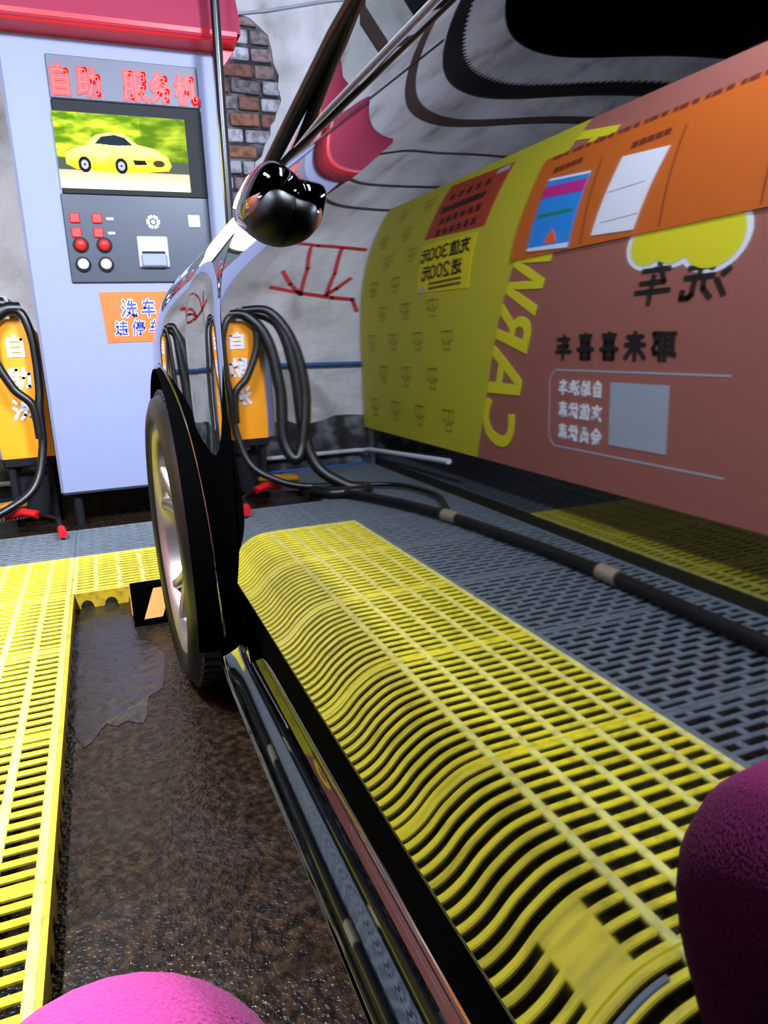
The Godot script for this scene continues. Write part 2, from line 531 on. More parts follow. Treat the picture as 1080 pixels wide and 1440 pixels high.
func materials() -> void:
	var m := mat("plaster", Color(1, 1, 1), 0.85)
	m.albedo_texture = noise_tex(3, 0.006, [[0.0, Color(0.56, 0.54, 0.53)], [0.25, Color(0.71, 0.69, 0.69)], [0.5, Color(0.78, 0.76, 0.77)], [1.0, Color(0.83, 0.81, 0.83)]], 6)
	tri_map(m, 0.55)
	m.normal_enabled = true
	m.normal_texture = bump_tex(8, 0.03, 3.0)
	m = mat("grimy_plaster", Color(1, 1, 1), 0.9)
	m.albedo_texture = noise_tex(5, 0.012, [[0.0, Color(0.10, 0.10, 0.10)], [0.45, Color(0.22, 0.22, 0.23)], [0.7, Color(0.40, 0.40, 0.41)], [1.0, Color(0.55, 0.55, 0.55)]], 6)
	tri_map(m, 1.1)
	m = mat("ceiling_white", Color(0.78, 0.78, 0.80), 0.9)
	m.albedo_texture = noise_tex(6, 0.008, [[0.0, Color(0.7, 0.7, 0.7)], [0.5, Color(0.92, 0.92, 0.92)], [1.0, Color(1, 1, 1)]], 5)
	tri_map(m, 0.5)
	mat("ceiling_dark", Color(0.012, 0.012, 0.013), 0.95, 0.0, 0.1)
	m = mat("wet_floor", Color(0.80, 0.76, 0.72), 1.0, 0.0, 0.36)
	m.albedo_texture = noise_tex(11, 0.02, [[0.0, Color(0.05, 0.038, 0.03)], [0.4, Color(0.13, 0.095, 0.07)], [0.65, Color(0.20, 0.15, 0.105)], [1.0, Color(0.30, 0.23, 0.16)]], 6, 1024)
	m.roughness_texture = noise_tex(12, 0.006, [[0.0, Color(0.20, 0.20, 0.20)], [0.5, Color(0.30, 0.30, 0.30)], [1.0, Color(0.48, 0.48, 0.48)]], 4, 512)
	m.normal_enabled = true
	m.normal_texture = grain_tex()
	m.normal_scale = 0.55
	tri_map(m, 2.0)
	# car
	mat("paint", Color(0.46, 0.46, 0.465), 0.025, 1.0)
	mat("tinted_glass", Color(0.49, 0.56, 0.54), 0.02, 1.0)
	mat("black_trim", Color(0.010, 0.010, 0.011), 0.30, 0.0, 0.35)
	mat("black_rubber", Color(0.004, 0.004, 0.004), 0.8, 0.0, 0.05)
	mat("tyre", Color(0.010, 0.010, 0.010), 0.38, 0.0, 0.4)
	mat("liner", Color(0.006, 0.006, 0.006), 0.9, 0.0, 0.1)
	mat("chrome", Color(0.50, 0.50, 0.53), 0.45, 1.0)
	mat("alloy", Color(0.62, 0.58, 0.57), 0.28, 0.9)
	mat("mirror_black", Color(0.004, 0.004, 0.004), 0.45, 0.0, 0.2)
	mat("headlamp", Color(0.8, 0.82, 0.85), 0.05, 0.6)
	mat("red_lamp", Color(0.35, 0.02, 0.02), 0.1)
	# yellow and grey grating, worn pale on the ribs
	m = mat("grating", Color(1, 1, 1), 0.45)
	m.vertex_color_use_as_albedo = true
	m.albedo_texture = noise_tex(17, 0.03, [[0.0, Color(0.72, 0.72, 0.70)], [0.5, Color(0.95, 0.95, 0.95)], [1.0, Color(1, 1, 1)]], 4)
	tri_map(m, 2.0)
	mat("grey_clip", Color(0.33, 0.37, 0.40), 0.5)
	# kiosk
	mat("white_metal", Color(0.49, 0.51, 0.62), 0.6, 0.0, 0.35)
	mat("red_plastic", Color(0.72, 0.05, 0.09), 0.4)
	mat("pink_plastic", Color(0.52, 0.17, 0.25), 0.75, 0.0, 0.25)
	mat("slate_panel", Color(0.16, 0.18, 0.23), 0.4)
	mat("led_back", Color(0.30, 0.30, 0.36), 0.5)
	mat("bezel", Color(0.07, 0.075, 0.085), 0.6, 0.0, 0.3)
	glow("led_red", Color(1.0, 0.05, 0.04), 1.0)
	glow("led_pale", Color(1.0, 0.45, 0.38), 1.0)
	mat("steel", Color(0.62, 0.64, 0.66), 0.3, 0.8)
	mat("orange_print", Color(0.95, 0.36, 0.05), 0.55)
	mat("blue_print", Color(0.20, 0.24, 0.55), 0.6)
	mat("white_print", Color(0.88, 0.88, 0.90), 0.6)
	mat("pale_grey", Color(0.62, 0.64, 0.68), 0.5)
	# banner
	mat("banner_yellow", Color(0.74, 0.70, 0.14), 0.6)
	mat("banner_salmon", Color(0.60, 0.35, 0.30), 0.6)
	mat("letter_yellow", Color(0.85, 0.80, 0.10), 0.6)
	mat("faint_print", Color(0.63, 0.53, 0.10), 0.6)
	mat("black_print", Color(0.03, 0.03, 0.03), 0.6)
	mat("brown_print", Color(0.40, 0.13, 0.06), 0.6)
	mat("red_sheet", Color(0.66, 0.22, 0.10), 0.6)
	mat("yellow_sheet", Color(0.86, 0.78, 0.02), 0.6)
	mat("orange_sheet", Color(0.76, 0.36, 0.06), 0.6)
	mat("sky_blue", Color(0.10, 0.52, 0.85), 0.6)
	mat("magenta", Color(0.75, 0.12, 0.50), 0.6)
	mat("green_print", Color(0.05, 0.50, 0.28), 0.6)
	# machine, pipes, hoses
	mat("machine_yellow", Color(0.95, 0.60, 0.04), 0.45)
	mat("hose_black", Color(0.018, 0.018, 0.02), 0.38)
	mat("white_pipe", Color(0.80, 0.80, 0.82), 0.4)
	mat("blue_pipe", Color(0.12, 0.32, 0.60), 0.5)
	mat("red_paint", Color(0.70, 0.07, 0.09), 0.7)
	mat("brown_wood", Color(0.28, 0.20, 0.18), 0.7)
	mat("dark_strip", Color(0.025, 0.03, 0.025), 0.7)
	mat("pole_black", Color(0.03, 0.034, 0.042), 0.33, 0.0, 0.5)
	mat("rubber_yellow", Color(0.72, 0.48, 0.04), 0.5)
	mat("brass", Color(0.72, 0.66, 0.55), 0.35, 0.7)
	m = mat("pink_fleece", Color(0.48, 0.06, 0.30), 0.95)
	m.rim_enabled = true
	m.rim = 0.03
	m.normal_enabled = true
	m.normal_texture = bump_tex(21, 0.09, 6.0, 512)
	tri_map(m, 6.0)
	mat("red_grip", Color(0.72, 0.05, 0.10), 0.4)


func setting() -> void:
	var b := MB.new()
	b.box(Vector3(-0.75, -0.1, -0.1), Vector3(8.7, 0.2, 8.8))
	struct("floor", b.done(), M["wet_floor"], "wet dark brown concrete floor with grit and puddles under the car", "floor")
	b = MB.new()
	b.box(Vector3(-5.05, 1.75, -0.1), Vector3(0.1, 3.7, 8.8))
	struct("wall_left", b.done(), M["plaster"], "plain far left wall beyond the neighbouring wash bay", "wall")
	b = MB.new()
	b.box(Vector3(3.55, 2.05, -0.1), Vector3(0.1, 4.3, 8.8))
	struct("wall_right", b.done(), M["plaster"], "plain right wall on the other side of the car", "wall")
	b = MB.new()
	b.box(Vector3(-0.75, 2.05, 4.25), Vector3(8.7, 4.3, 0.1))
	struct("wall_back", b.done(), M["ceiling_dark"], "dark rear wall of the bay behind the viewer", "wall")
	b = MB.new()
	b.box(Vector3(-0.75, 3.755, -0.1), Vector3(9.2, 0.1, 8.8), 0.0, Basis(Vector3(0, 0, 1), 0.0997))
	struct("ceiling", b.done(), M["ceiling_dark"], "high sloping black roof over the bay, seen as a black patch mirrored in the door", "ceiling")
	b = MB.new()
	b.box(Vector3(-0.75, 2.91, -4.185), Vector3(8.4, 0.075, 0.04), 0.008, Basis(Vector3(0, 0, 1), 0.0997))
	struct("trim_1", b.done(), M["brown_wood"], "brown wooden batten running slightly askew across the upper plaster wall", "trim")
	# black strip with a saw-toothed edge below the ceiling panel
	var pl := PackedVector2Array()
	var x0 := -4.9
	pl.append(Vector2(x0, 0.0))
	pl.append(Vector2(3.3, 0.0))
	var x := 3.3
	while x > x0 + 0.1:
		pl.append(Vector2(x, 0.145))
		pl.append(Vector2(x - 0.05, 0.18))
		pl.append(Vector2(x - 0.051, 0.145))
		x -= 0.075
	pl.append(Vector2(x0, 0.145))
	b = MB.new()
	b.prism(pl, 0.03, Transform3D(Basis(Vector3(0, 0, 1), 0.0897), Vector3(0, 3.26, -4.2)))
	struct("trim_2", b.done(), M["dark_strip"], "black strip with saw-toothed upper edge high on the plaster wall", "trim")


func front_wall() -> void:
	var w := Node3D.new()
	w.name = "wall_front"
	add_child(w)
	w.set_meta("kind", "structure")
	w.set_meta("label", "stained white plaster wall behind the kiosk with a patch of bare brick")
	w.set_meta("category", "wall")
	var zf := -4.2
	var b := MB.new()
	b.box(Vector3(-0.75, 2.05, zf - 0.15), Vector3(8.7, 4.3, 0.2))
	part("mortar_backing", b.done(), M["grimy_plaster"], w, "grey mortar behind the bare bricks")
	# plaster skin with a ragged hole
	var hole := PackedVector2Array()
	for p in [[0.86, 2.45], [0.93, 2.46], [0.99, 2.44], [1.03, 2.41], [1.08, 2.37], [1.095, 2.30], [1.10, 2.235], [1.125, 2.18], [1.115, 2.12], [1.13, 2.06], [1.10, 2.00], [1.085, 1.955], [1.06, 1.93], [1.055, 1.88], [1.02, 1.83], [1.0, 1.77], [0.96, 1.74], [0.95, 1.68], [0.90, 1.66], [0.88, 1.58], [0.83, 1.54], [0.80, 1.45], [0.70, 1.42], [0.62, 1.5], [0.60, 1.8], [0.64, 2.1], [0.72, 2.3], [0.80, 2.40]]:
		hole.append(Vector2(p[0], p[1]))
	var comb := CSGCombiner3D.new()
	comb.name = "plaster_skin"
	comb.position = Vector3(0, 0, zf)
	var slab := CSGBox3D.new()
	slab.name = "slab"
	slab.size = Vector3(8.5, 4.16, 0.05)
	slab.position = Vector3(-0.75, 2.08, -0.025)
	slab.material = M["plaster"]
	comb.add_child(slab)
	var cut := CSGPolygon3D.new()
	cut.name = "cut"
	cut.polygon = hole
	cut.depth = 0.2
	cut.position = Vector3(0, 0, 0.1)
	cut.operation = CSGShape3D.OPERATION_SUBTRACTION
	cut.material = M["plaster"]
	comb.add_child(cut)
	w.add_child(comb)
	# bricks in the hole, laid in courses, each one a part
	var tones := []
	for k in 7:
		var cc: Color = [Color(0.56, 0.38, 0.34), Color(0.60, 0.56, 0.57), Color(0.70, 0.68, 0.71), Color(0.62, 0.42, 0.33), Color(0.52, 0.47, 0.48), Color(0.76, 0.74, 0.78), Color(0.58, 0.48, 0.48)][k]
		var m := mat("brick_%d" % k, cc, 0.9)
		m.albedo_texture = noise_tex(40 + k, 0.03, [[0.0, Color(0.6, 0.6, 0.6)], [0.6, Color(1, 1, 1)], [1.0, Color(1, 1, 1)]], 5, 128)
		tri_map(m, 4.0)
		tones.append(m)
	var grown: PackedVector2Array = Geometry2D.offset_polygon(hole, 0.03)[0]
	var y := 1.44
	var row := 0
	while y < 2.46:
		var h := 0.066
		var xx := 0.56 - (0.07 if row % 2 else 0.0) + rng.randf_range(-0.015, 0.015)
		while xx < 1.16:
			var ln: float = [0.125, 0.17, 0.145][rng.randi() % 3]
			if Geometry2D.is_point_in_polygon(Vector2(xx + ln / 2, y + h / 2), grown):
				var mb := MB.new()
				var d := rng.randf_range(-0.02, 0.0)
				mb.box(Vector3(xx + ln / 2, y + h / 2, zf - 0.05 + d), Vector3(ln - 0.014, h - rng.randf_range(0, 0.006), 0.07), 0.006, Basis(Vector3(0, 0, 1), rng.randf_range(-0.03, 0.03)))
				part("brick", mb.done(), tones[rng.randi() % 7], w)
			xx += ln
		y += 0.081
		row += 1
	# grime band along the foot
	b = MB.new()
	var foot := PackedVector2Array([Vector2(-4.9, 0), Vector2(3.4, 0)])
	var fx := 3.4
	while fx > -4.85:
		foot.append(Vector2(fx, 0.30 + rng.randf_range(-0.03, 0.03)))
		fx -= 0.11
	foot.append(Vector2(-4.9, 0.3))
	b.prism(foot, 0.004, Transform3D(Basis.IDENTITY, Vector3(0, 0, zf)))
	part("splash_band", b.done(), M["grimy_plaster"], w, "dark grey splash stain along the foot of the wall")
	# red painted scrawl
	b = MB.new()
	var f := Transform3D(Basis.IDENTITY, Vector3(0, 0, zf))
	for s in [[[-0.54, 1.635], [-0.80, 1.56], [-1.15, 1.50]], [[-0.75, 1.55], [-0.80, 1.35], [-0.80, 1.13]], [[-0.98, 1.515], [-0.99, 1.30], [-0.96, 1.12]], [[-0.645, 1.33], [-0.72, 1.22], [-0.80, 1.13]], [[-0.60, 1.20], [-0.80, 1.14], [-1.0, 1.10], [-1.13, 1.085], [-1.16, 1.0]], [[-1.10, 1.25], [-1.02, 1.17], [-0.97, 1.13]]]:
		var pts := []
		for p in s: pts.append(Vector2(p[0], p[1]))
		stroke(b, pts, 0.028, 0.003, f)
	whole("wall_scrawl", b.done(), M["red_paint"], "red paint scrawl on the plaster wall, mirrored in the car door", "graffiti")
	# cables across the wall
	var labs := ["thin grey cable running slantwise along the top of the plaster wall", "dark sagging cable across the plaster wall, highest of the three over the banner", "dark sagging cable across the plaster wall, middle one of three", "dark sagging cable across the plaster wall, lowest of the three over the banner"]
	var runs := [[Vector3(-0.2, 2.30, 0), Vector3(0.905, 2.448, 0), Vector3(1.55, 2.592, 0), Vector3(2.2, 2.64, 0)], [Vector3(-0.15, 2.5, 0), Vector3(-0.7, 2.60, 0), Vector3(-1.28, 2.50, 0), Vector3(-1.95, 2.36, 0), Vector3(-3.0, 2.2, 0)], [Vector3(-0.1, 2.36, 0), Vector3(-0.27, 2.33, 0), Vector3(-0.8, 2.22, 0), Vector3(-1.36, 2.10, 0), Vector3(-2.2, 2.0, 0)], [Vector3(-0.05, 2.2, 0), Vector3(-0.19, 2.16, 0), Vector3(-0.7, 2.0, 0), Vector3(-1.2, 1.87, 0), Vector3(-2.0, 1.8, 0)]]
	for k in 4:
		var cu := Curve3D.new()
		for i in runs[k].size():
			var p: Vector3 = runs[k][i]
			var d: Vector3 = (runs[k][mini(i + 1, runs[k].size() - 1)] - runs[k][maxi(i - 1, 0)]) * 0.16
			cu.add_point(p + Vector3(0, 0, zf + 0.012), -d, d)
		b = MB.new()
		b.tube(Array(cu.tessellate(4, 2.0)), 0.007 if k == 0 else 0.011, 8)
		whole("wall_cable", b.done(), M["pale_grey"] if k == 0 else M["brown_wood"], labs[k], "cable", "cables along the plaster wall")
	# pipes
	b = MB.new()
	b.tube([Vector3(-0.15, 0.10, zf + 0.04), Vector3(-1.12, 0.10, zf + 0.04), Vector3(-1.15, 0.10, zf + 0.07), Vector3(-1.17, 0.11, zf + 0.12), Vector3(-1.17, 0.185, -3.0)], 0.014, 10)
	whole("white_pipe", b.done(), M["white_pipe"], "white water pipe running low along the plaster wall to the banner", "pipe")
	b = MB.new()
	b.tube([Vector3(-0.45, 0.645, zf + 0.025), Vector3(-1.3, 0.625, zf + 0.025)], 0.012, 8)
	whole("blue_pipe", b.done(), M["blue_pipe"], "thin blue pipe along the plaster wall at knee height", "pipe")
	b = MB.new()
	b.tube([Vector3(-0.45, 0.012, zf + 0.03), Vector3(-1.35, 0.012, zf + 0.03)], 0.012, 8)
	whole("blue_pipe", b.done(), M["blue_pipe"], "thin blue pipe lying at the foot of the plaster wall", "pipe")


# ---------------------------------------------------------------- car
const ZW := 1.62       # front axle, metres ahead of the camera
const RW := 0.335
const XM := 1.05       # centre line of the car

func fender_keys() -> Array:
	var a := [Vector2(0.175, 0.22), Vector2(0.166, 0.33)]
	for y in [0.45, 0.60, 0.74, 0.80, 0.86, 0.91, 0.955]:
		a.append(Vector2(side(y), y))
	a.append_array([Vector2(0.34, 1.0), Vector2(0.55, 1.02), Vector2(XM, 1.04)])
	var b := [Vector2(0.142, 0.22), Vector2(0.136, 0.33), Vector2(0.130, 0.45), Vector2(0.127, 0.60), Vector2(0.127, 0.74), Vector2(0.131, 0.79), Vector2(0.145, 0.838), Vector2(0.173, 0.882), Vector2(0.215, 0.918), Vector2(0.33, 0.955), Vector2(0.55, 0.98), Vector2(XM, 1.0)]
	var c := [Vector2(0.17, 0.20), Vector2(0.155, 0.30), Vector2(0.145, 0.42), Vector2(0.145, 0.55), Vector2(0.15, 0.66), Vector2(0.17, 0.72), Vector2(0.20, 0.77), Vector2(0.25, 0.80), Vector2(0.32, 0.82), Vector2(0.42, 0.835), Vector2(0.6, 0.85), Vector2(XM, 0.865)]
	var d := [Vector2(0.42, 0.18), Vector2(0.40, 0.28), Vector2(0.38, 0.38), Vector2(0.38, 0.48), Vector2(0.39, 0.57), Vector2(0.42, 0.61), Vector2(0.46, 0.64), Vector2(0.51, 0.66), Vector2(0.57, 0.67), Vector2(0.65, 0.68), Vector2(0.8, 0.69), Vector2(XM, 0.70)]
	var e := [Vector2(0.75, 0.20), Vector2(0.74, 0.28), Vector2(0.73, 0.36), Vector2(0.73, 0.44), Vector2(0.73, 0.5), Vector2(0.74, 0.53), Vector2(0.76, 0.55), Vector2(0.79, 0.56), Vector2(0.82, 0.57), Vector2(0.86, 0.575), Vector2(0.92, 0.58), Vector2(XM, 0.585)]
	return [a, b, c, d, e]

var FK := []

func fender(t: float, z: float) -> Vector2:
	var a := spline(FK[0], t)
	var b := spline(FK[1], t)
	if z <= ZW:
		var u := clampf((z - 1.03) / (ZW - 1.03), 0, 1)
		var w := u * u * (3.0 - 2.0 * u)
		var q := a.lerp(b, w)
		if z > 1.03 and z < 1.29:
			q.x += 0.004 * sin(PI * (z - 1.03) / 0.26) * (1.0 - smoothstep(0.55, 0.75, t))
		return q
	var c := spline(FK[2], t)
	var d := spline(FK[3], t)
	var e := spline(FK[4], t)
	if z <= 2.05:
		var u := (z - ZW) / (2.05 - ZW)
		return b.lerp(c, u * u)
	if z <= 2.30:
		var u := (z - 2.05) / 0.25
		return c.lerp(d, u * lerpf(u, 1.0, 0.25))
	var u2 := (z - 2.30) / 0.08
	return d.lerp(e, u2)

func flip(p: Vector3, s: float) -> Vector3:
	return p if s > 0 else Vector3(2.0 * XM - p.x, p.y, p.z)

func car() -> void:
	FK = fender_keys()
	var t := thing("car", "glossy black car whose mirror-like side fills the right of the picture", "car")
	for s in [1.0, -1.0]:
		var out := Vector3(-s, 0, 0)
		# doors
		for d in [[1.028, -0.28, "front_door"], [-0.286, -0.86, "rear_door"]]:
			var g := []
			var nz := 24
			for i in nz + 1:
				var z := lerpf(d[0], d[1], float(i) / nz)
				var rowp := [flip(Vector3(side(0.405) + 0.022, 0.394, -z), s), flip(Vector3(side(0.405) + 0.006, 0.397, -z), s), flip(Vector3(side(0.405) + 0.0012, 0.401, -z), s)]
				for j in 300:
					var y := lerpf(0.405, 1.0, j / 299.0)
					rowp.append(flip(Vector3(side(y), y, -z), s))
				g.append(rowp)
			var mb := MB.new()
			mb.sheet(g, out)
			var dn := part(d[2], mb.done(), M["paint"], t, "mirror-glossy black front door reflecting banner and mats" if d[2] == "front_door" else "")
			for pz in [d[0], d[1]]:
				mb = MB.new()
				var pts := []
				for j in 30:
					var y := lerpf(0.406, 0.99, j / 29.0)
					pts.append(flip(Vector3(side(y) + 0.012, y, -pz), s))
				mb.tube(pts, 0.010, 8)
				part("door_seal", mb.done(), M["black_rubber"], dn)
			mb = MB.new()
			var hz: float = d[1] + 0.16
			mb.ellipsoid(flip(Vector3(side(0.80) - 0.022, 0.80, -hz), s), Vector3(0.014, 0.016, 0.085), 0.7)
			for e in [-0.07, 0.07]:
				mb.tube([flip(Vector3(side(0.80) - 0.022, 0.80, -hz - e), s), flip(Vector3(side(0.80) + 0.01, 0.80, -hz - e), s)], 0.011, 8)
			part("door_handle", mb.done(), M["paint"], dn)
		# front wing with the wheel arch and half of the bonnet
		var g2 := []
		var skip := []
		var zs := []
		for i in 31: zs.append(lerpf(1.036, ZW - 0.37, i / 30.0))
		for i in range(1, 73): zs.append(ZW - 0.37 * cos(PI * i / 72.0))
		for i in range(1, 15): zs.append(lerpf(ZW + 0.37, 2.38, i / 14.0))
		for i in zs.size():
			var z: float = zs[i]
			var low := 0.0
			var dz := absf(z - ZW)
			if dz < 0.37001:
				# parameter at which the profile rises above the arch
				var ya := 0.345 + sqrt(maxf(0.37 * 0.37 - dz * dz, 0.0)) * 1.02
				for k in 200:
					if fender(k / 200.0, z).y >= ya:
						low = k / 200.0
						break
			var rowq := []
			for j in 111:
				var tt := lerpf(low, 1.0, pow(j / 110.0, 1.25))
				var q := fender(tt, z)
				rowq.append(flip(Vector3(q.x, q.y, -z), s))
				var t0 := clampf(tt, 0.004, 0.996)
				var dt := fender(t0 + 0.004, z) - fender(t0 - 0.004, z)
				var z0 := clampf(z, 1.042, 2.37)
				var da := fender(t0, z0 + 0.006) - fender(t0, z0 - 0.006)
				var nv := Vector3(da.x, da.y, -0.012).cross(Vector3(dt.x, dt.y, 0.0)).normalized()
				if nv.x > 0.05 or nv.y < -0.3: nv = -nv
				skip.append(Vector3(nv.x * s, nv.y, nv.z))
			g2.append(rowq)
		var nrm := []
		for i in g2.size(): nrm.append(skip.slice(i * 111, i * 111 + 111))
		var mw := MB.new()
		mw.sheet_n(g2, nrm)
		var fw := part("front_wing", mw.done(), M["paint"], t, "front wing and bonnet curving round the wheel arch")
		# arch lip and liner
		var lip := []
		for i in 61:
			var a := -0.42 + (PI + 0.84) * i / 60.0
			var z := ZW - 0.37 * cos(a)
			var yv := 0.345 + 0.378 * sin(a)
			var best := 0.0
			for k in 200:
				if fender(k / 200.0, clampf(z, ZW - 0.37, ZW + 0.37)).y >= yv:
					best = k / 200.0
					break
			lip.append(flip(Vector3(fender(best, z).x + 0.006, yv, -z), s))
		mw = MB.new()
		mw.tube(lip, 0.0085, 10)
		part("arch_lip", mw.done(), M["paint"], fw)
		mw = MB.new()
		var lin := []
		for i in 41:
			var a := -0.42 + (PI + 0.84) * i / 40.0
			var p := Vector3(0, 0.345 + 0.368 * sin(a), -(ZW - 0.368 * cos(a)))
			lin.append([flip(p + Vector3(0.118, 0, 0), s), flip(p + Vector3(0.25, 0, 0), s), flip(p + Vector3(0.40, 0, 0), s)])
		mw.sheet(lin, Vector3(0, -1, 0))
		part("wheel_liner", mw.done(), M["liner"], fw)
		# rear quarter
		var g3 := []
		for i in 41:
			var z := lerpf(-0.866, -1.95, i / 40.0)
			var dz := absf(z + 1.13)
			var ylow := 0.24
			if dz < 0.37: ylow = maxf(ylow, 0.345 + sqrt(0.37 * 0.37 - dz * dz))
			var rowr := []
			for j in 61:
				var y := lerpf(ylow, 1.0, j / 60.0)
				var tail := maxf(0.0, (-1.35 - z) / 0.6)
				rowr.append(flip(Vector3(side(maxf(y, 0.41)) + 0.22 * tail * tail, y, -z), s))
			g3.append(rowr)
		mw = MB.new()
		mw.sheet(g3, out)
		part("rear_quarter", mw.done(), M["paint"], t)
		# sill
		var prof := [Vector2(0.26, 0.215), Vector2(0.150, 0.2185), Vector2(0.1435, 0.221), Vector2(0.1425, 0.2235), Vector2(0.1435, 0.2255)]
		var pq: Vector2 = prof[-1]
		for tl in [35.0, 33.6, 32.6, 31.6, 30.4, 29.0, 28.8, 30.4, 31.6, 32.6, 34.0, 36.0, 37.4]:
			pq += Vector2(tan(deg_to_rad(tl)) * 0.005, 0.005)
			prof.append(pq)
		prof.append_array([pq + Vector2(0.006, 0.0022), pq + Vector2(0.02, 0.003), pq + Vector2(0.07, 0.003)])
		var gs := []
		for i in 41:
			var z := lerpf(1.245, -0.77, i / 40.0)
			var e := maxf(0.0, (z - 1.05) / 0.195)
			var rows := []
			for j in 121:
				var q := spline(prof, j / 120.0)
				rows.append(flip(Vector3(q.x + 0.012 * e * e, q.y, -z), s))
			gs.append(rows)
		mw = MB.new()
		mw.sheet(gs, Vector3(-s, 0, 0))
		part("sill", mw.done(), M["paint"], t, "black side skirt below the doors")
		mw = MB.new()
		mw.box(flip(Vector3(0.222, 0.344, -0.2), s), Vector3(0.07, 0.104, 2.1))
		mw.box(flip(Vector3(0.32, 0.27, -0.2), s), Vector3(0.10, 0.10, 1.9))
		part("sill_gap", mw.done(), M["black_rubber"], t)
		# glasshouse
		var gl := []
		for i in 49:
			var z := lerpf(1.17, -1.35, i / 48.0)
			var top := 1.42
			if z > 0.25:
				top = pillar_y(z)
			elif z < -0.6:
				top = lerpf(1.42, 1.02, (-0.6 - z) / 0.75)
			var rowg := []
			var bot := belt_y(z)
			for j in 25:
				var y := lerpf(bot, maxf(top, bot + 0.004), j / 24.0)
				rowg.append(flip(Vector3(glass_x(y, z), y, -z), s))
			gl.append(rowg)
		mw = MB.new()
		mw.sheet(gl, Vector3(-s, 0.4, 0))
		part("side_window", mw.done(), M["tinted_glass"], t, "dark side window above the door")
		var fr := []
		for i in 21:
			var z := lerpf(1.20, 0.25, i / 20.0)
			var y := pillar_y(z)
			fr.append(flip(Vector3((lerpf(0.326, 0.252, (z - 0.87) / 0.33) if z > 0.87 else glass_x(y, z)) + 0.002, y + 0.003, -z), s))
		for i in range(1, 11):
			var z := lerpf(0.25, -0.6, i / 10.0)
			fr.append(flip(Vector3(glass_x(1.42, z) + 0.006, 1.424, -z), s))
		for i in range(1, 9):
			var z := lerpf(-0.6, -1.35, i / 8.0)
			fr.append(flip(Vector3(glass_x(lerpf(1.42, 1.02, (-0.6 - z) / 0.75), z) + 0.006, lerpf(1.42, 1.02, (-0.6 - z) / 0.75) + 0.004, -z), s))
		mw = MB.new()
		mw.tube(fr, 0.0105, 10)
		part("roof_pillar", mw.done(), M["black_trim"], t, "black windscreen pillar and roof edge")
		var bl := []
		for i in 25:
			var z := lerpf(1.14, -1.3, i / 24.0)
			bl.append(flip(Vector3(glass_x(belt_y(z), z) - 0.002, belt_y(z) - 0.001, -z), s))
		mw = MB.new()
		mw.tube(bl, 0.003, 8)
		part("belt_trim", mw.done(), M["chrome"], t, "thin bright strip under the side window")
		# wheels
		for wz in [ZW, -1.13]:
			wheel(t, flip(Vector3(0.111, RW, -wz), s), s, 1.5 if wz > 0 and s > 0 else 0.0)
		mirror(t, s)
	# roof, windscreen, rear end
	var rg := []
	for i in 25:
		var z := lerpf(0.25, -0.6, i / 24.0)
		var row := []
		for j in 31:
			var k := j / 30.0 * 2.0 - 1.0
			var ex := glass_x(1.42, z) + 0.01
			row.append(Vector3(XM + k * (XM - ex), 1.425 + 0.05 * (1.0 - k * k), -z))
		rg.append(row)
	var mr := MB.new()
	mr.sheet(rg, Vector3.UP)
	part("roof", mr.done(), M["paint"], t)
	rg = []
	for i in 19:
		var z := lerpf(1.2, 0.25, i / 18.0)
		var row := []
		for j in 31:
			var k := j / 30.0 * 2.0 - 1.0
			var y := pillar_y(z)
			var ex := glass_x(y, z) + 0.01
			row.append(Vector3(XM + k * (XM - ex), y + 0.05 * (1.0 - k * k), -z - 0.02 * (1.0 - k * k)))
		rg.append(row)
	mr = MB.new()
	mr.sheet(rg, Vector3(0, 1, -1))
	part("windscreen", mr.done(), M["tinted_glass"], t)
	rg = []
	for i in 15:
		var z := lerpf(1.035, 1.215, i / 14.0)
		var row := []
		for j in 31:
			var k := j / 30.0 * 2.0 - 1.0
			row.append(Vector3(XM + k * (XM - 0.27), 0.96 + 0.05 * (1.0 - k * k) - 0.01, -z))
		rg.append(row)
	mr = MB.new()
	mr.sheet(rg, Vector3.UP)
	part("scuttle", mr.done(), M["black_trim"], t)
	rg = []
	for i in 19:
		var z := lerpf(-0.6, -1.35, i / 18.0)
		var row := []
		for j in 31:
			var k := j / 30.0 * 2.0 - 1.0
			var y := lerpf(1.42, 1.02, (-0.6 - z) / 0.75)
			var ex := glass_x(y, z) + 0.01
			row.append(Vector3(XM + k * (XM - ex), y + 0.05 * (1.0 - k * k), -z))
		rg.append(row)
	mr = MB.new()
	mr.sheet(rg, Vector3(0, 1, 1))
	part("rear_window", mr.done(), M["tinted_glass"], t)
	rg = []
	for i in 31:
		var row := []
		var q := i / 30.0
		for j in 31:
			var k := j / 30.0 * 2.0 - 1.0
			var z := -1.33 - 0.62 * minf(q * 2.0, 1.0)
			var y := 1.0 - 0.02 * minf(q * 2.0, 1.0)
			if q > 0.5:
				y = lerpf(0.98, 0.26, (q - 0.5) * 2.0)
				z = -1.95 - 0.06 * sin(PI * (q - 0.5) * 2.0)
			var tail := maxf(0.0, (-1.35 - z) / 0.6)
			var ex := side(maxf(y, 0.41)) + 0.22 * minf(tail, 1.0) * minf(tail, 1.0)
			row.append(Vector3(XM + k * (XM - ex), y + 0.02 * (1.0 - k * k), -z + 0.08 * (1.0 - k * k) * (1.0 if q >= 0.5 else 0.0)))
		rg.append(row)
	mr = MB.new()
	mr.sheet(rg, Vector3(0, 1, 1))
	part("boot", mr.done(), M["paint"], t)
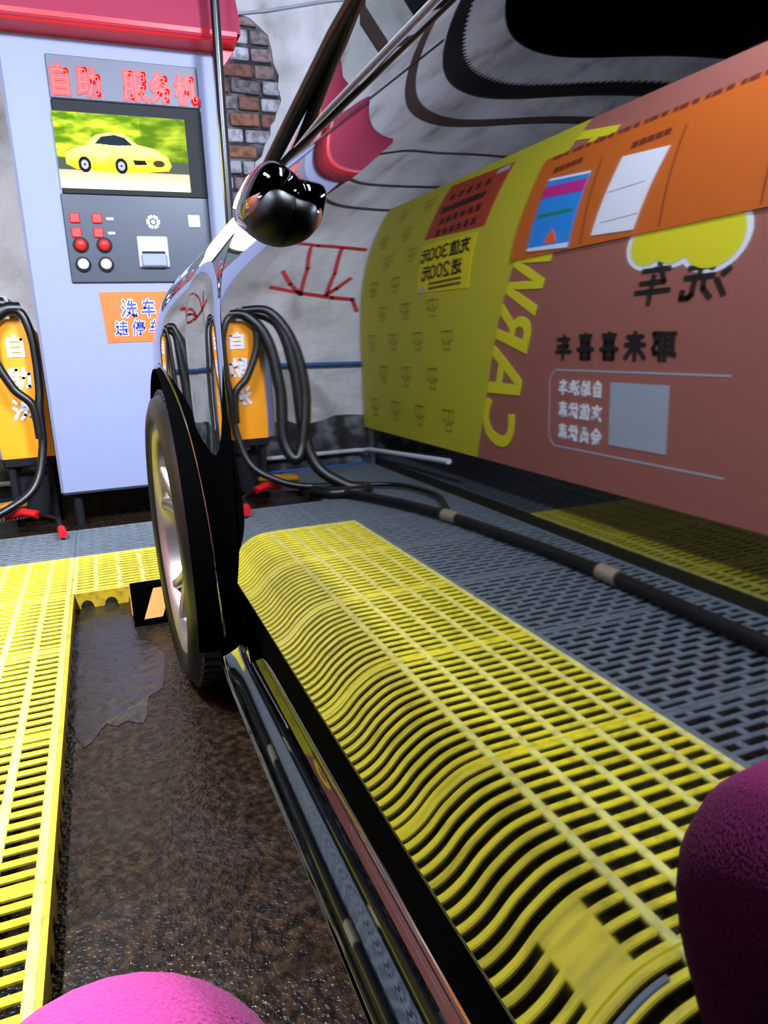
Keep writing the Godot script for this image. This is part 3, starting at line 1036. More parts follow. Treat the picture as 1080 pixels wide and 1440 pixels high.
	for s in [1.0, -1.0]:
		mr = MB.new()
		mr.box(flip(Vector3(0.56, 0.80, 2.01), s), Vector3(0.30, 0.12, 0.06), 0.02)
		part("rear_lamp", mr.done(), M["red_lamp"], t)
		mr = MB.new()
		mr.ellipsoid(flip(Vector3(0.40, 0.58, -2.2), s), Vector3(0.13, 0.06, 0.10), 0.8)
		part("headlamp", mr.done(), M["headlamp"], t)
	mr = MB.new()
	mr.box(Vector3(XM, 0.24, 0.1), Vector3(1.45, 0.08, 3.9), 0.02)
	part("underbody", mr.done(), M["liner"], t)
	mr = MB.new()
	for k in 5:
		mr = MB.new()
		mr.box(Vector3(XM, 0.30 + k * 0.05, -2.385), Vector3(0.62, 0.018, 0.02), 0.004)
		part("grille_bar", mr.done(), M["black_trim"], t)


func belt_y(z: float) -> float:
	return 1.0 if z < 0.86 else lerpf(1.0, 0.962, (z - 0.86) / 0.34)

func pillar_y(z: float) -> float:
	if z > 0.87:
		return lerpf(1.132, 0.957, (z - 0.87) / 0.33)
	var u := (0.87 - z) / 0.62
	return lerpf(1.132, 1.42, 1.0 - pow(1.0 - u, 1.25))

func glass_x(y: float, z: float) -> float:
	return side(minf(y, 1.0)) + maxf(y - 1.0, 0.0) * 0.42 + (0.0 if z < 0.86 else 0.02 * (z - 0.86) / 0.34)


func wheel(car_node: Node3D, at: Vector3, s: float, turn: float) -> void:
	# local z points out of the car
	var w := Node3D.new()
	w.name = "wheel"
	car_node.add_child(w, true)
	w.position = at
	var bs := Basis(Vector3(0, 0, s), Vector3(0, 1, 0), Vector3(-s, 0, 0)).rotated(Vector3.UP, deg_to_rad(turn))
	w.basis = bs
	var I := Basis.IDENTITY
	var mb := MB.new()
	mb.lathe([Vector2(0.262, -0.20), Vector2(0.285, -0.213), Vector2(0.312, -0.208), Vector2(0.328, -0.185), Vector2(RW, -0.15), Vector2(RW, -0.06), Vector2(0.329, -0.022), Vector2(0.314, 0.004), Vector2(0.29, 0.012), Vector2(0.266, 0.004), Vector2(0.258, -0.006)], Vector3.ZERO, I, 72)
	for k in 72:
		var a := TAU * k / 72.0
		var bb := Basis(Vector3(0, 0, 1), a)
		for side_z in [-0.178, -0.03]:
			mb.box(bb * Vector3(0.3275, 0, side_z), Vector3(0.0125, 0.021, 0.040), 0.003, bb)
		for gz in [-0.13, -0.104, -0.078]:
			mb.box(bb * Vector3(0.334, 0, gz), Vector3(0.008, 0.024, 0.02), 0.002, bb)
	part("tyre", mb.done(), M["tyre"], w)
	mb = MB.new()
	mb.lathe([Vector2(0.262, -0.012), Vector2(0.263, -0.002), Vector2(0.257, 0.001), Vector2(0.250, -0.004), Vector2(0.244, -0.018), Vector2(0.236, -0.09), Vector2(0.236, -0.2)], Vector3.ZERO, I, 72)
	part("rim", mb.done(), M["alloy"], w)
	for k in 5:
		var a := TAU * k / 5.0 + 0.3
		mb = MB.new()
		for q in [-1.0, 1.0]:
			var g := []
			for i in 9:
				var u := i / 8.0
				var r := lerpf(0.035, 0.246, u)
				var ang: float = a + q * lerpf(0.02, 0.20, u * u)
				var wd := lerpf(0.022, 0.015, u)
				var zc := lerpf(-0.050, -0.012, u)
				var c := Vector3(cos(ang), sin(ang), 0)
				var tg := Vector3(-sin(ang), cos(ang), 0)
				g.append([c * r - tg * wd + Vector3(0, 0, zc - 0.028), c * r - tg * wd + Vector3(0, 0, zc - 0.006), c * r - tg * wd * 0.5 + Vector3(0, 0, zc), c * r + tg * wd * 0.5 + Vector3(0, 0, zc), c * r + tg * wd + Vector3(0, 0, zc - 0.006), c * r + tg * wd + Vector3(0, 0, zc - 0.028)])
			mb.sheet(g, Vector3(0, 0, 1))
		part("spoke", mb.done(), M["alloy"], w)
	mb = MB.new()
	mb.lathe([Vector2(0.0, -0.03), Vector2(0.034, -0.031), Vector2(0.04, -0.04), Vector2(0.07, -0.055), Vector2(0.07, -0.09)], Vector3.ZERO, I, 32)
	part("hub", mb.done(), M["alloy"], w)
	mb = MB.new()
	mb.lathe([Vector2(0.06, -0.10), Vector2(0.17, -0.10), Vector2(0.17, -0.125), Vector2(0.06, -0.125)], Vector3.ZERO, I, 40)
	part("brake_disc", mb.done(), M["steel"], w)


func mirror(car_node: Node3D, s: float) -> void:
	var mnode := Node3D.new()
	mnode.name = "wing_mirror"
	car_node.add_child(mnode, true)
	mnode.set_meta("label", "folded black wing mirror lying against the window")
	var mb := MB.new()
	var lean := Basis(Vector3(0, 0, 1), -0.55 * s) * Basis(Vector3(1, 0, 0), 0.15)
	mb.ellipsoid(Vector3.ZERO, Vector3(0.026, 0.034, 0.062), 0.7, 40, 26)
	var mh := part("mirror_housing", mb.done(), M["paint"], mnode)
	mh.transform = Transform3D(lean, flip(Vector3(0.176, 0.888, -0.735), s))
	mb = MB.new()
	mb.ellipsoid(Vector3.ZERO, Vector3(0.0245, 0.026, 0.058), 0.75, 40, 26)
	mh = part("mirror_underside", mb.done(), M["mirror_black"], mnode, "black underside of the folded mirror")
	mh.transform = Transform3D(lean, flip(Vector3(0.1765, 0.873, -0.722), s))
	mb = MB.new()
	var foot := []
	for i in 9:
		var u := i / 8.0
		foot.append(flip(Vector3(lerpf(0.185, 0.262, u), lerpf(0.88, 0.955, u), -lerpf(0.78, 1.06, u)), s))
	mb.tube(foot, 0.018, 12)
	part("mirror_foot", mb.done(), M["black_trim"], mnode)


# ---------------------------------------------------------------- kiosk
func screen_image() -> ImageTexture:
	var w := 320
	var h := 190
	var im := Image.create(w, h, false, Image.FORMAT_RGB8)
	var nz := FastNoiseLite.new()
	nz.seed = 5
	nz.frequency = 0.02
	var body := PackedVector2Array()
	for p in [[20, 100], [40, 88], [70, 78], [95, 52], [130, 44], [165, 48], [195, 72], [235, 80], [268, 100], [276, 122], [268, 136], [215, 142], [120, 146], [40, 140], [18, 128]]: body.append(Vector2(p[0], p[1]))
	var glass := PackedVector2Array()
	for p in [[92, 74], [108, 56], [140, 50], [165, 56], [182, 74], [140, 77]]: glass.append(Vector2(p[0], p[1]))
	var inlet := PackedVector2Array()
	for p in [[180, 112], [210, 112], [214, 122], [184, 124]]: inlet.append(Vector2(p[0], p[1]))
	for y in h:
		for x in w:
			var q := Vector2(x, y)
			var c := Color(0.34, 0.50, 0.04).lerp(Color(0.90, 0.95, 0.25), clampf(nz.get_noise_2d(x * 0.5, y * 1.4) * 1.2 + 0.35, 0, 1))
			if x > 205: c = c.lerp(Color(0.30, 0.40, 0.10), 0.4)
			if y > 112: c = Color(0.30, 0.33, 0.30)
			if y > 142: c = Color(0.75, 0.70, 0.58).lerp(Color(0.92, 0.88, 0.78), clampf((y - 142) / 40.0, 0, 1))
			if Geometry2D.is_point_in_polygon(q, body):
				c = Color(1.0, 0.98, 0.55).lerp(Color(0.92, 0.80, 0.10), clampf((y - 95.0) / 45.0 + nz.get_noise_2d(x, y) * 0.4, 0, 1))
				if Geometry2D.is_point_in_polygon(q, glass): c = Color(0.12, 0.17, 0.22)
				if Geometry2D.is_point_in_polygon(q, inlet): c = Color(0.10, 0.10, 0.04)
				if Vector2((x - 244) / 1.6, y - 118).length() < 9: c = Color(0.25, 0.24, 0.12)
			for wx in [62.0, 150.0]:
				var r := Vector2((x - wx) / 0.75, y - 128).length()
				if r < 20: c = Color(0.08, 0.08, 0.08)
				if r < 12: c = Color(0.65, 0.68, 0.72)
				if r < 3: c = Color(0.15, 0.15, 0.15)
			im.set_pixel(x, y, c)
	return ImageTexture.create_from_image(im)


func kiosk() -> void:
	var zf := -3.35
	var t := thing("service_kiosk", "white self-service car wash kiosk with red canopy and glowing screen", "kiosk", Vector3(0, 0, 0))
	var b := MB.new()
	b.box(Vector3(0.2125, 1.065, zf - 0.25), Vector3(0.825, 1.83, 0.50), 0.012)
	part("cabinet", b.done(), M["white_metal"], t)
	for x in [-0.14, 0.56]:
		for z in [zf - 0.06, zf - 0.44]:
			b = MB.new()
			b.tube([Vector3(x, 0, z), Vector3(x, 0.16, z)], 0.022, 10)
			part("foot", b.done(), M["bezel"], t)
	# canopy
	b = MB.new()
	var pr := PackedVector2Array([Vector2(0.0, 1.950), Vector2(0.11, 1.958), Vector2(0.125, 1.975), Vector2(0.125, 1.992), Vector2(0.0, 1.992)])
	b.prism(pr, 0.96, Transform3D(Basis(Vector3(0, 0, 1), Vector3(0, 1, 0), Vector3(-1, 0, 0)), Vector3(0.70, 0, zf)))
	b.prism(PackedVector2Array([Vector2(0.626, 1.86), Vector2(0.70, 1.952), Vector2(0.626, 1.952)]), 0.30, Transform3D(Basis.IDENTITY, Vector3(0, 0, zf - 0.25)))
	part("canopy_lip", b.done(), M["red_plastic"], t, "red lower lip of the canopy")
	b = MB.new()
	var cs := []
	for i in 17:
		var u := i / 16.0
		var a := u * PI * 0.5
		cs.append([Vector3(-0.26 + 0.06 * (1.0 - cos(a)), 1.985 + 0.30 * sin(a), zf + 0.125 - 0.12 * (1.0 - cos(a))), Vector3(0.715 - 0.09 * (1.0 - cos(a)), 1.985 + 0.30 * sin(a), zf + 0.125 - 0.12 * (1.0 - cos(a))), Vector3(0.715 - 0.09 * (1.0 - cos(a)), 1.985 + 0.30 * sin(a), zf - 0.45), ])
	var front := []
	var sidec := []
	for r in cs:
		front.append([r[0], r[0].lerp(r[1], 0.5), r[1]])
		sidec.append([r[1], r[1].lerp(r[2], 0.5), r[2]])
	b.sheet(front, Vector3(0, 0.3, 1))
	b.sheet(sidec, Vector3(1, 0.3, 0))
	b.box(Vector3(0.20, 2.27, zf - 0.22), Vector3(0.79, 0.05, 0.45), 0.01)
	b.box(Vector3(-0.24, 2.12, zf - 0.2), Vector3(0.04, 0.27, 0.5), 0.01)
	b.box(Vector3(0.2125, 1.975, zf - 0.165), Vector3(0.945, 0.02, 0.575), 0.004)
	part("canopy", b.done(), M["pink_plastic"], t, "rounded pinkish red canopy top")
	# LED sign
	b = MB.new()
	b.box(Vector3(0.255, 1.81, zf + 0.004), Vector3(0.575, 0.155, 0.012), 0.003)
	var led := part("led_board", b.done(), M["led_back"], t)
	var fx := [[-0.035, "自"], [0.07, "助"], [0.245, "服"], [0.345, "务"], [0.445, "机"]]
	for k in fx:
		var f := Transform3D(Basis(Vector3(0.83, 0, 0), Vector3(0, 1, 0), Vector3(0, 0, 1)), Vector3(k[0], 1.742, zf + 0.010))
		b = MB.new()
		glyphs(b, [k[1]], 0.112, 0.1, 0.023, 0.003, f)
		var ch := part("character", b.done(), M["led_red"], led, "glowing red LED character")
		b = MB.new()
		glyphs(b, [k[1]], 0.112, 0.1, 0.0042, 0.004, f)
		part("bright_core", b.done(), M["led_pale"], ch)
	# screen
	b = MB.new()
	b.box(Vector3(0.255, 1.555, zf + 0.006), Vector3(0.575, 0.35, 0.016), 0.004)
	var bz := part("bezel", b.done(), M["bezel"], t)
	b = MB.new()
	var X0 := -0.035
	var X1 := 0.474
	b.face([Vector3(X0, 1.402, zf + 0.0155), Vector3(X1, 1.402, zf + 0.0155), Vector3(X1, 1.684, zf + 0.0155), Vector3(X0, 1.684, zf + 0.0155)], Vector3(0, 0, 1), [Vector2(0, 1), Vector2(1, 1), Vector2(1, 0), Vector2(0, 0)])
	var sm := mat("screen_picture", Color(0.03, 0.03, 0.03), 0.7, 0.0, 0.1)
	sm.emission_enabled = true
	sm.emission = Color.WHITE
	sm.emission_energy_multiplier = 1.9
	sm.emission_operator = BaseMaterial3D.EMISSION_OP_MULTIPLY
	sm.emission_texture = screen_image()
	part("screen", b.done(), sm, bz, "bright screen showing a yellow sports car on a road")
	var al := AreaLight3D.new()
	al.name = "screen_light"
	al.area_size = Vector2(0.50, 0.28)
	al.light_energy = 0.5
	al.light_color = Color(1.0, 0.93, 0.55)
	al.position = Vector3(0.22, 1.545, zf + 0.03)
	al.rotation_degrees = Vector3(0, 180, 0)
	al.shadow_enabled = true
	al.area_range = 20.0
	t.add_child(al)
	# button panel
	b = MB.new()
	b.box(Vector3(0.25, 1.21, zf + 0.004), Vector3(0.585, 0.345, 0.012), 0.003)
	var pn := part("button_panel", b.done(), M["slate_panel"], t)
	for k in [[0.085, 1.290], [0.084, 1.234], [0.0, 1.29], [0.0, 1.234]]:
		b = MB.new()
		b.box(Vector3(k[0], k[1], zf + 0.013), Vector3(0.038, 0.038, 0.012), 0.003)
		part("square_button", b.done(), M["led_red"], pn, "square red lit button")
	for k in [[0.101, 1.187, "red_print_button", 0], [0.099, 1.110, "w", 1], [0.01, 1.187, "r", 0], [0.01, 1.11, "w", 1]]:
		b = MB.new()
		b.lathe([Vector2(0.0, 0.026), Vector2(0.016, 0.024), Vector2(0.021, 0.016), Vector2(0.022, 0.004)], Vector3(k[0], k[1], zf + 0.008), Basis.IDENTITY, 24)
		var kn := part("round_button", b.done(), M["led_red"] if k[3] == 0 else M["white_print"], pn, "round red push button" if k[3] == 0 else "round white push button")
		b = MB.new()
		b.lathe([Vector2(0.022, 0.012), Vector2(0.030, 0.010), Vector2(0.031, 0.0)], Vector3(k[0], k[1], zf + 0.008), Basis.IDENTITY, 24)
		part("button_ring", b.done(), M["bezel"], kn)
	b = MB.new()
	for q in 6:
		var a := TAU * q / 6.0
		b.box(Vector3(0.306 + cos(a) * 0.021, 1.281 + sin(a) * 0.021, zf + 0.0105), Vector3(0.020, 0.013, 0.002), 0.0, Basis(Vector3(0, 0, 1), a + PI / 2))
	b.lathe([Vector2(0.0, 0.002), Vector2(0.009, 0.002), Vector2(0.009, 0.0)], Vector3(0.306, 1.281, zf + 0.0095), Basis.IDENTITY, 16)
	part("wheel_emblem", b.done(), M["pale_grey"], pn, "small pale round emblem")
	b = MB.new()
	b.box(Vector3(0.476, 1.287, zf + 0.012), Vector3(0.050, 0.050, 0.006), 0.002)
	part("card_reader", b.done(), M["pale_grey"], pn, "small pale square card reader")
	b = MB.new()
	b.box(Vector3(0.294, 1.160, zf + 0.014), Vector3(0.125, 0.125, 0.014), 0.004)
	var sl := part("cash_slot", b.done(), M["pale_grey"], pn, "metal banknote slot")
	b = MB.new()
	b.box(Vector3(0.294, 1.125, zf + 0.026), Vector3(0.105, 0.052, 0.018), 0.006)
	part("slot_tray", b.done(), M["white_metal"], sl)
	b = MB.new()
	b.box(Vector3(0.294, 1.158, zf + 0.0225), Vector3(0.095, 0.008, 0.004))
	part("slot_mouth", b.done(), M["bezel"], sl)
	for k in [[0.125, 1.29], [0.125, 1.234]]:
		b = MB.new()
		b.box(Vector3(k[0] + 0.01, k[1], zf + 0.0105), Vector3(0.028, 0.010, 0.001))
		part("button_caption", b.done(), M["pale_grey"], pn)
	# orange notice
	b = MB.new()
	var op := PackedVector2Array([Vector2(0.068, 0.792), Vector2(0.40, 0.792), Vector2(0.42, 1.0), Vector2(0.056, 1.0)])
	b.prism(op, 0.002, Transform3D(Basis.IDENTITY, Vector3(0, 0, zf + 0.001)))
	var no := part("notice", b.done(), M["orange_print"], t, "orange notice with blue and white characters")
	var sq := Basis(Vector3(0.82, 0, 0), Vector3(0, 1, 0), Vector3(0, 0, 1))
	for w in [[0.0155, "white_print", 0.001], [0.0085, "blue_print", 0.0032]]:
		letters(no, ["洗", "车"], 0.078, 0.094, w[0], w[2], Transform3D(sq, Vector3(0.135, 0.893, zf + 0.003)), M[w[1]], "", false, 0.1)
		letters(no, ["违", "停", "车"], 0.066, 0.084, w[0] * 0.85, w[2], Transform3D(sq, Vector3(0.10, 0.818, zf + 0.003)), M[w[1]], "", false, 0.1)


# ---------------------------------------------------------------- yellow machine with its hoses
func vacuum_machine() -> void:
	var zf := -3.5
	var t := thing("wash_machine", "yellow wash machine with an arched top left of the white kiosk, hung with black hoses", "machine")
	var b := MB.new()
	var x0 := -0.425
	var x1 := -0.212
	var pl := PackedVector2Array([Vector2(x0, 0.31), Vector2(x1, 0.31)])
	for i in 13:
		var a := PI * i / 12.0
		pl.append(Vector2((x0 + x1) / 2 + cos(a) * (x1 - x0) / 2, 0.80 + sin(a) * 0.107))
	b.prism(pl, 0.30, Transform3D(Basis.IDENTITY, Vector3(0, 0, zf - 0.30)))
	part("housing", b.done(), M["machine_yellow"], t)
	b = MB.new()
	b.box(Vector3(x0 - 0.018, 0.55, zf - 0.14), Vector3(0.036, 0.48, 0.29), 0.006)
	part("side_strip", b.done(), M["white_metal"], t, "white side strip")
	letters(t, ["自", "助", "洗"], 0.095, 0.135, 0.014, 0.003, Transform3D(Basis.IDENTITY, Vector3(-0.352, 0.745, zf + 0.001)), M["white_print"], "white character", true)
	for x in [x0 + 0.03, x1 - 0.03]:
		for z in [zf - 0.03, zf - 0.27]:
			b = MB.new()
			b.box(Vector3(x, 0.155, z), Vector3(0.03, 0.31, 0.03), 0.004)
			part("leg", b.done(), M["bezel"], t)
	b = MB.new()
	b.box(Vector3((x0 + x1) / 2, 0.29, zf - 0.15), Vector3(0.21, 0.04, 0.30), 0.006)
	b.box(Vector3((x0 + x1) / 2, 0.12, zf - 0.17), Vector3(0.19, 0.2, 0.2), 0.01)
	part("stand", b.done(), M["bezel"], t)
	b = MB.new()
	b.tube([Vector3(-0.30, 0.90, zf - 0.1), Vector3(-0.30, 0.96, zf - 0.05), Vector3(-0.32, 0.98, zf + 0.03)], 0.02, 10)
	part("hook", b.done(), M["steel"], t)
	# hoses looped over the top
	var loops := [
		[Vector3(-0.30, 0.945, zf + 0.02), Vector3(-0.40, 0.945, zf + 0.04), Vector3(-0.50, 0.86, zf + 0.08), Vector3(-0.55, 0.62, zf + 0.12), Vector3(-0.56, 0.36, zf + 0.16), Vector3(-0.60, 0.18, zf + 0.22), Vector3(-0.72, 0.085, zf + 0.30), Vector3(-0.80, 0.075, zf + 0.34), Vector3(-0.76, 0.075, zf + 0.42), Vector3(-0.62, 0.075, zf + 0.40), Vector3(-0.55, 0.075, zf + 0.30)],
		[Vector3(-0.32, 0.965, zf + 0.03), Vector3(-0.44, 0.955, zf + 0.06), Vector3(-0.54, 0.80, zf + 0.10), Vector3(-0.585, 0.55, zf + 0.14), Vector3(-0.55, 0.30, zf + 0.18), Vector3(-0.50, 0.22, zf + 0.2), Vector3(-0.46, 0.32, zf + 0.16), Vector3(-0.47, 0.55, zf + 0.12), Vector3(-0.43, 0.80, zf + 0.08), Vector3(-0.34, 0.93, zf + 0.05), Vector3(-0.26, 0.945, zf + 0.03)],
		[Vector3(-0.30, 0.94, zf + 0.03), Vector3(-0.255, 0.92, zf + 0.05), Vector3(-0.228, 0.80, zf + 0.06), Vector3(-0.23, 0.62, zf + 0.07), Vector3(-0.242, 0.52, zf + 0.08), Vector3(-0.25, 0.36, zf + 0.09), Vector3(-0.30, 0.20, zf + 0.14), Vector3(-0.42, 0.12, zf + 0.2), Vector3(-0.55, 0.09, zf + 0.26), Vector3(-0.70, 0.08, zf + 0.26)],
		[Vector3(-0.30, 0.95, zf + 0.04), Vector3(-0.37, 0.90, zf + 0.06), Vector3(-0.385, 0.76, zf + 0.07), Vector3(-0.33, 0.62, zf + 0.08), Vector3(-0.265, 0.54, zf + 0.085), Vector3(-0.255, 0.40, zf + 0.09)]]
	var labs := ["thick black hose draped from the yellow machine down to a coil on the grey mat", "black hose hanging in a long closed loop beside the yellow machine", "black hose hanging across the front of the yellow machine to the floor", "short black hose branch on the yellow machine's front"]
	for k in loops.size():
		part("hose", hose(loops[k], 0.029 if k < 2 else 0.018), M["hose_black"], t, labs[k])
	# hose trailing along the mats, with collars
	var run := [Vector3(-0.62, 0.075, -3.12), Vector3(-0.70, 0.075, -3.02), Vector3(-0.80, 0.078, -2.75), Vector3(-0.885, 0.075, -2.42), Vector3(-0.945, 0.075, -1.9), Vector3(-0.96, 0.075, -1.58), Vector3(-0.95, 0.075, -1.2), Vector3(-0.94, 0.075, -0.5), Vector3(-0.9, 0.075, 0.3)]
	var th := thing("trailing_hose", "long black hose with pale collars trailing over the grey mats", "hose")
	part("hose_pipe", hose(run, 0.02), M["hose_black"], th)
	for p in [[Vector3(-0.875, 0.076, -2.46), Vector3(-0.892, 0.076, -2.38)], [Vector3(-0.958, 0.076, -1.61), Vector3(-0.958, 0.076, -1.53)]]:
		b = MB.new()
		b.tube(p, 0.025, 14)
		part("collar", b.done(), M["brass"], th, "pale metal collar")
	whole("thin_hose", hose([Vector3(-0.74, 0.07, -3.25), Vector3(-0.95, 0.072, -3.15), Vector3(-1.02, 0.072, -2.85), Vector3(-0.95, 0.072, -2.6), Vector3(-0.89, 0.072, -2.42)], 0.012), M["hose_black"], "thin black hose curving over the grey mat to join the trailing hose", "hose")
	# spray gun and brush left on the mat
	var sg := thing("spray_gun", "black spray gun with red grip lying on the grey mat before the yellow machine", "spray gun")
	b = MB.new()
	b.tube([Vector3(-0.20, 0.075, -3.0), Vector3(-0.215, 0.08, -3.2), Vector3(-0.30, 0.09, -3.32)], 0.010, 10)
	part("lance", b.done(), M["hose_black"], sg)
	b = MB.new()
	b.tube([Vector3(-0.19, 0.075, -2.94), Vector3(-0.20, 0.075, -3.03)], 0.016, 12)
	part("nozzle", b.done(), M["red_grip"], sg, "red nozzle")
	b = MB.new()
	b.tube([Vector3(-0.30, 0.09, -3.30), Vector3(-0.36, 0.10, -3.34), Vector3(-0.43, 0.085, -3.36)], 0.018, 12)
	part("grip", b.done(), M["red_grip"], sg, "red grip")
	var br := thing("wash_brush", "dull yellow wash brush lying on the mat beside the hose coil", "brush")
	b = MB.new()
	b.box(Vector3(-0.45, 0.11, -3.45), Vector3(0.20, 0.03, 0.07), 0.01, Basis(Vector3.UP, 0.4))
	part("back", b.done(), M["rubber_yellow"], br)
	b = MB.new()
	for i in 14:
		for j in 4:
			b.box(Vector3(-0.45, 0.072, -3.45) + Basis(Vector3.UP, 0.4) * Vector3(-0.09 + i * 0.0138, 0, -0.024 + j * 0.016), Vector3(0.008, 0.046, 0.008))
	var bri := part("bristles", b.done(), M["brown_wood"], br)
	bri.set_meta("kind", "stuff")
	# glossy pole beside the kiosk
	b = MB.new()
	b.tube([Vector3(0.585, 0.0, -3.1), Vector3(0.586, 1.2, -3.1), Vector3(0.590, 1.68, -3.1), Vector3(0.597, 2.05, -3.1), Vector3(0.604, 2.61, -3.1)], 0.0185, 16)
	whole("black_pole", b.done(), M["pole_black"], "thin glossy black pole standing before the kiosk's right edge", "pole")


func hose(keys: Array, r: float) -> ArrayMesh:
	var cu := Curve3D.new()
	for i in keys.size():
		var d: Vector3 = (keys[mini(i + 1, keys.size() - 1)] - keys[maxi(i - 1, 0)]) * 0.17
		cu.add_point(keys[i], -d, d)
	var b := MB.new()
	b.tube(Array(cu.tessellate(5, 3.0)), r, 10)
	return b.done()


# ---------------------------------------------------------------- banner between the two bays
const XB := -1.18

func bf(z: float, y: float, out := 0.0) -> Transform3D:
	# frame on the banner: x runs towards the kiosk, y up, z out to the car
	return Transform3D(Basis(Vector3(0, 0, -1), Vector3(0, 1, 0), Vector3(1, 0, 0)), Vector3(XB + out, y, -z))

func quad2(w: float, h: float) -> PackedVector2Array:
	return PackedVector2Array([Vector2(0, 0), Vector2(w, 0), Vector2(w, h), Vector2(0, h)])

func banner() -> void:
	var t := thing("banner", "long yellow and salmon car wash banner on a frame, seen mirrored in the door", "banner")
	var zE := 4.18
	var zS := 0.30
	var y0 := 0.24
	var y1 := 1.82
	var split := func(y: float) -> float: return 2.814 - 0.305 * y
	var b := MB.new()
	b.prism(PackedVector2Array([Vector2(split.call(y0), y0), Vector2(zE, y0), Vector2(zE, y1 + 0.06), Vector2(split.call(y1), y1)]), 0.015, bf(0, 0, -0.015))
	var yl := part("yellow_panel", b.done(), M["banner_yellow"], t)
	b = MB.new()
	b.prism(PackedVector2Array([Vector2(zS, y0), Vector2(split.call(y0), y0), Vector2(split.call(y1), y1), Vector2(zS, y1 - 0.08)]), 0.015, bf(0, 0, -0.015))
	var sa := part("salmon_panel", b.done(), M["banner_salmon"], t)
	b = MB.new()
	var row := 0
	var yy := 0.32
	while yy < 1.7:
		var zz := 2.95 + (0.16 if row % 2 else 0.0)
		while zz < 4.0:
			if zz > split.call(yy) + 0.12 and not (yy > 0.98 and zz < 3.4):
				glyphs(b, ["mark"], 0.13, 0.1, 0.010, 0.0006, bf(zz, yy))
			zz += 0.32
		yy += 0.19
		row += 1
	part("faint_pattern", b.done(), M["faint_print"], yl).set_meta("kind", "stuff")
	# big letters climbing the join
	var tm := TextMesh.new()
	var fn := SystemFont.new()
	fn.font_names = PackedStringArray(["Droid Sans"])
	fn.font_weight = 700
	tm.font = fn
	tm.text = "CARWASH"
	tm.font_size = 96
	tm.pixel_size = 0.335 / 96.0
	tm.depth = 0.002
	tm.horizontal_alignment = HORIZONTAL_ALIGNMENT_LEFT
	tm.vertical_alignment = VERTICAL_ALIGNMENT_BOTTOM
	var lt := part("lettering", tm, M["letter_yellow"], sa, "large yellow letters reading CARWASH up the join")
	var dx := Vector3(0, 1, 0.305).normalized()
	var dyv := Vector3(1, 0, 0).cross(dx)
	lt.transform = Transform3D(Basis(dx * 0.95, dyv, Vector3(1, 0, 0)), Vector3(XB + 0.0015, 0.335, -(split.call(0.335) - 0.0) - 0.0) + dyv * -0.075)
	# black characters
	letters(sa, ["耶", "来", "喜", "喜", "车"], 0.098, 0.119, 0.017, 0.001, bf(1.595, 0.665), M["black_print"], "heavy black character")
	letters(sa, ["洗", "车"], 0.16, 0.19, 0.020, 0.001, bf(1.44, 0.85), M["black_print"], "brushed black character", false, -0.15)
	var yv := 0.545
	for line in [["自", "助", "洗", "车"], ["充", "值", "优", "惠"], ["会", "员", "优", "惠"]]:
		letters(sa, line, 0.054, 0.062, 0.0085, 0.001, bf(1.905, yv), M["white_print"], "small white character")
		yv -= 0.078
	b = MB.new()
	var fr := []
	for p in [[1.40, 0.36], [2.17, 0.36], [2.20, 0.39], [2.20, 0.60], [2.17, 0.63], [1.40, 0.63]]: fr.append(Vector2(p[0], p[1]))
	stroke(b, fr, 0.006, 0.0008, bf(0, 0))
	part("outline", b.done(), M["pale_grey"], sa)
	b = MB.new()
	b.prism(quad2(0.255, 0.20), 0.0015, bf(1.612, 0.397))
	part("code_card", b.done(), M["pale_grey"], sa, "plain pale square card")
	# scalloped emblem
	for w in [[0.018, 0.001, "emblem_edge", "white_print", "white scalloped outline"], [0.0, 0.002, "emblem", "letter_yellow", "yellow scalloped emblem"]]:
		var joined := PackedVector2Array()
		for k in [[1.50, 1.06, 0.105], [1.58, 1.12, 0.11], [1.64, 1.075, 0.085], [1.74, 1.07, 0.075]]:
			var cp := PackedVector2Array()
			for q in 24: cp.append(Vector2(k[0], k[1]) + Vector2(cos(TAU * q / 24.0), sin(TAU * q / 24.0)) * (k[2] + w[0]))
			joined = cp if joined.is_empty() else Geometry2D.merge_polygons(joined, cp)[0]
		b = MB.new()
		b.prism(joined, w[1], bf(0, 0))
		part(w[2], b.done(), M[w[3]], sa, w[4])
	# frame
	for k in [[y1, -4.14], [y1 - 0.1, -zS - 0.02]]:
		b = MB.new()
		b.box(Vector3(XB - 0.03, k[0] / 2.0 + 0.001, k[1]), Vector3(0.03, k[0], 0.03), 0.004)
		part("post", b.done(), M["steel"], t)
	for y in [y0 + 0.03, y1 - 0.14]:
		b = MB.new()
		b.box(Vector3(XB - 0.03, y, -2.23), Vector3(0.028, 0.03, 3.85), 0.004)
		part("rail", b.done(), M["steel"], t)
	# sheets stuck on the banner
	var rs := thing("red_sheet", "brick red price sheet with lines of small black print on the yellow banner", "poster")
	b = MB.new()
	b.prism(PackedVector2Array([Vector2(2.77, 1.37), Vector2(3.38, 1.41), Vector2(3.31, 1.80), Vector2(2.71, 1.755)]), 0.002, bf(0, 0, 0.0005))
	part("sheet", b.done(), M["red_sheet"], rs)
	b = MB.new()
	for k in 4:
		var n := 9 if k == 1 else (6 if k > 0 else 5)
		for i in n:
			glyphs(b, [["洗", "会", "优", "充", "值", "来", "喜"][(i * 3 + k) % 7]], 0.048, 0.05, 0.009, 0.0008, bf(2.86 + i * (0.42 / n), 1.66 - k * 0.085, 0.0025))
	part("fine_print", b.done(), M["black_print"], rs).set_meta("kind", "stuff")
	b = MB.new()
	b.prism(quad2(0.10, 0.035), 0.001, bf(2.74, 1.715, 0.0025))
	part("tape", b.done(), M["pale_grey"], rs)
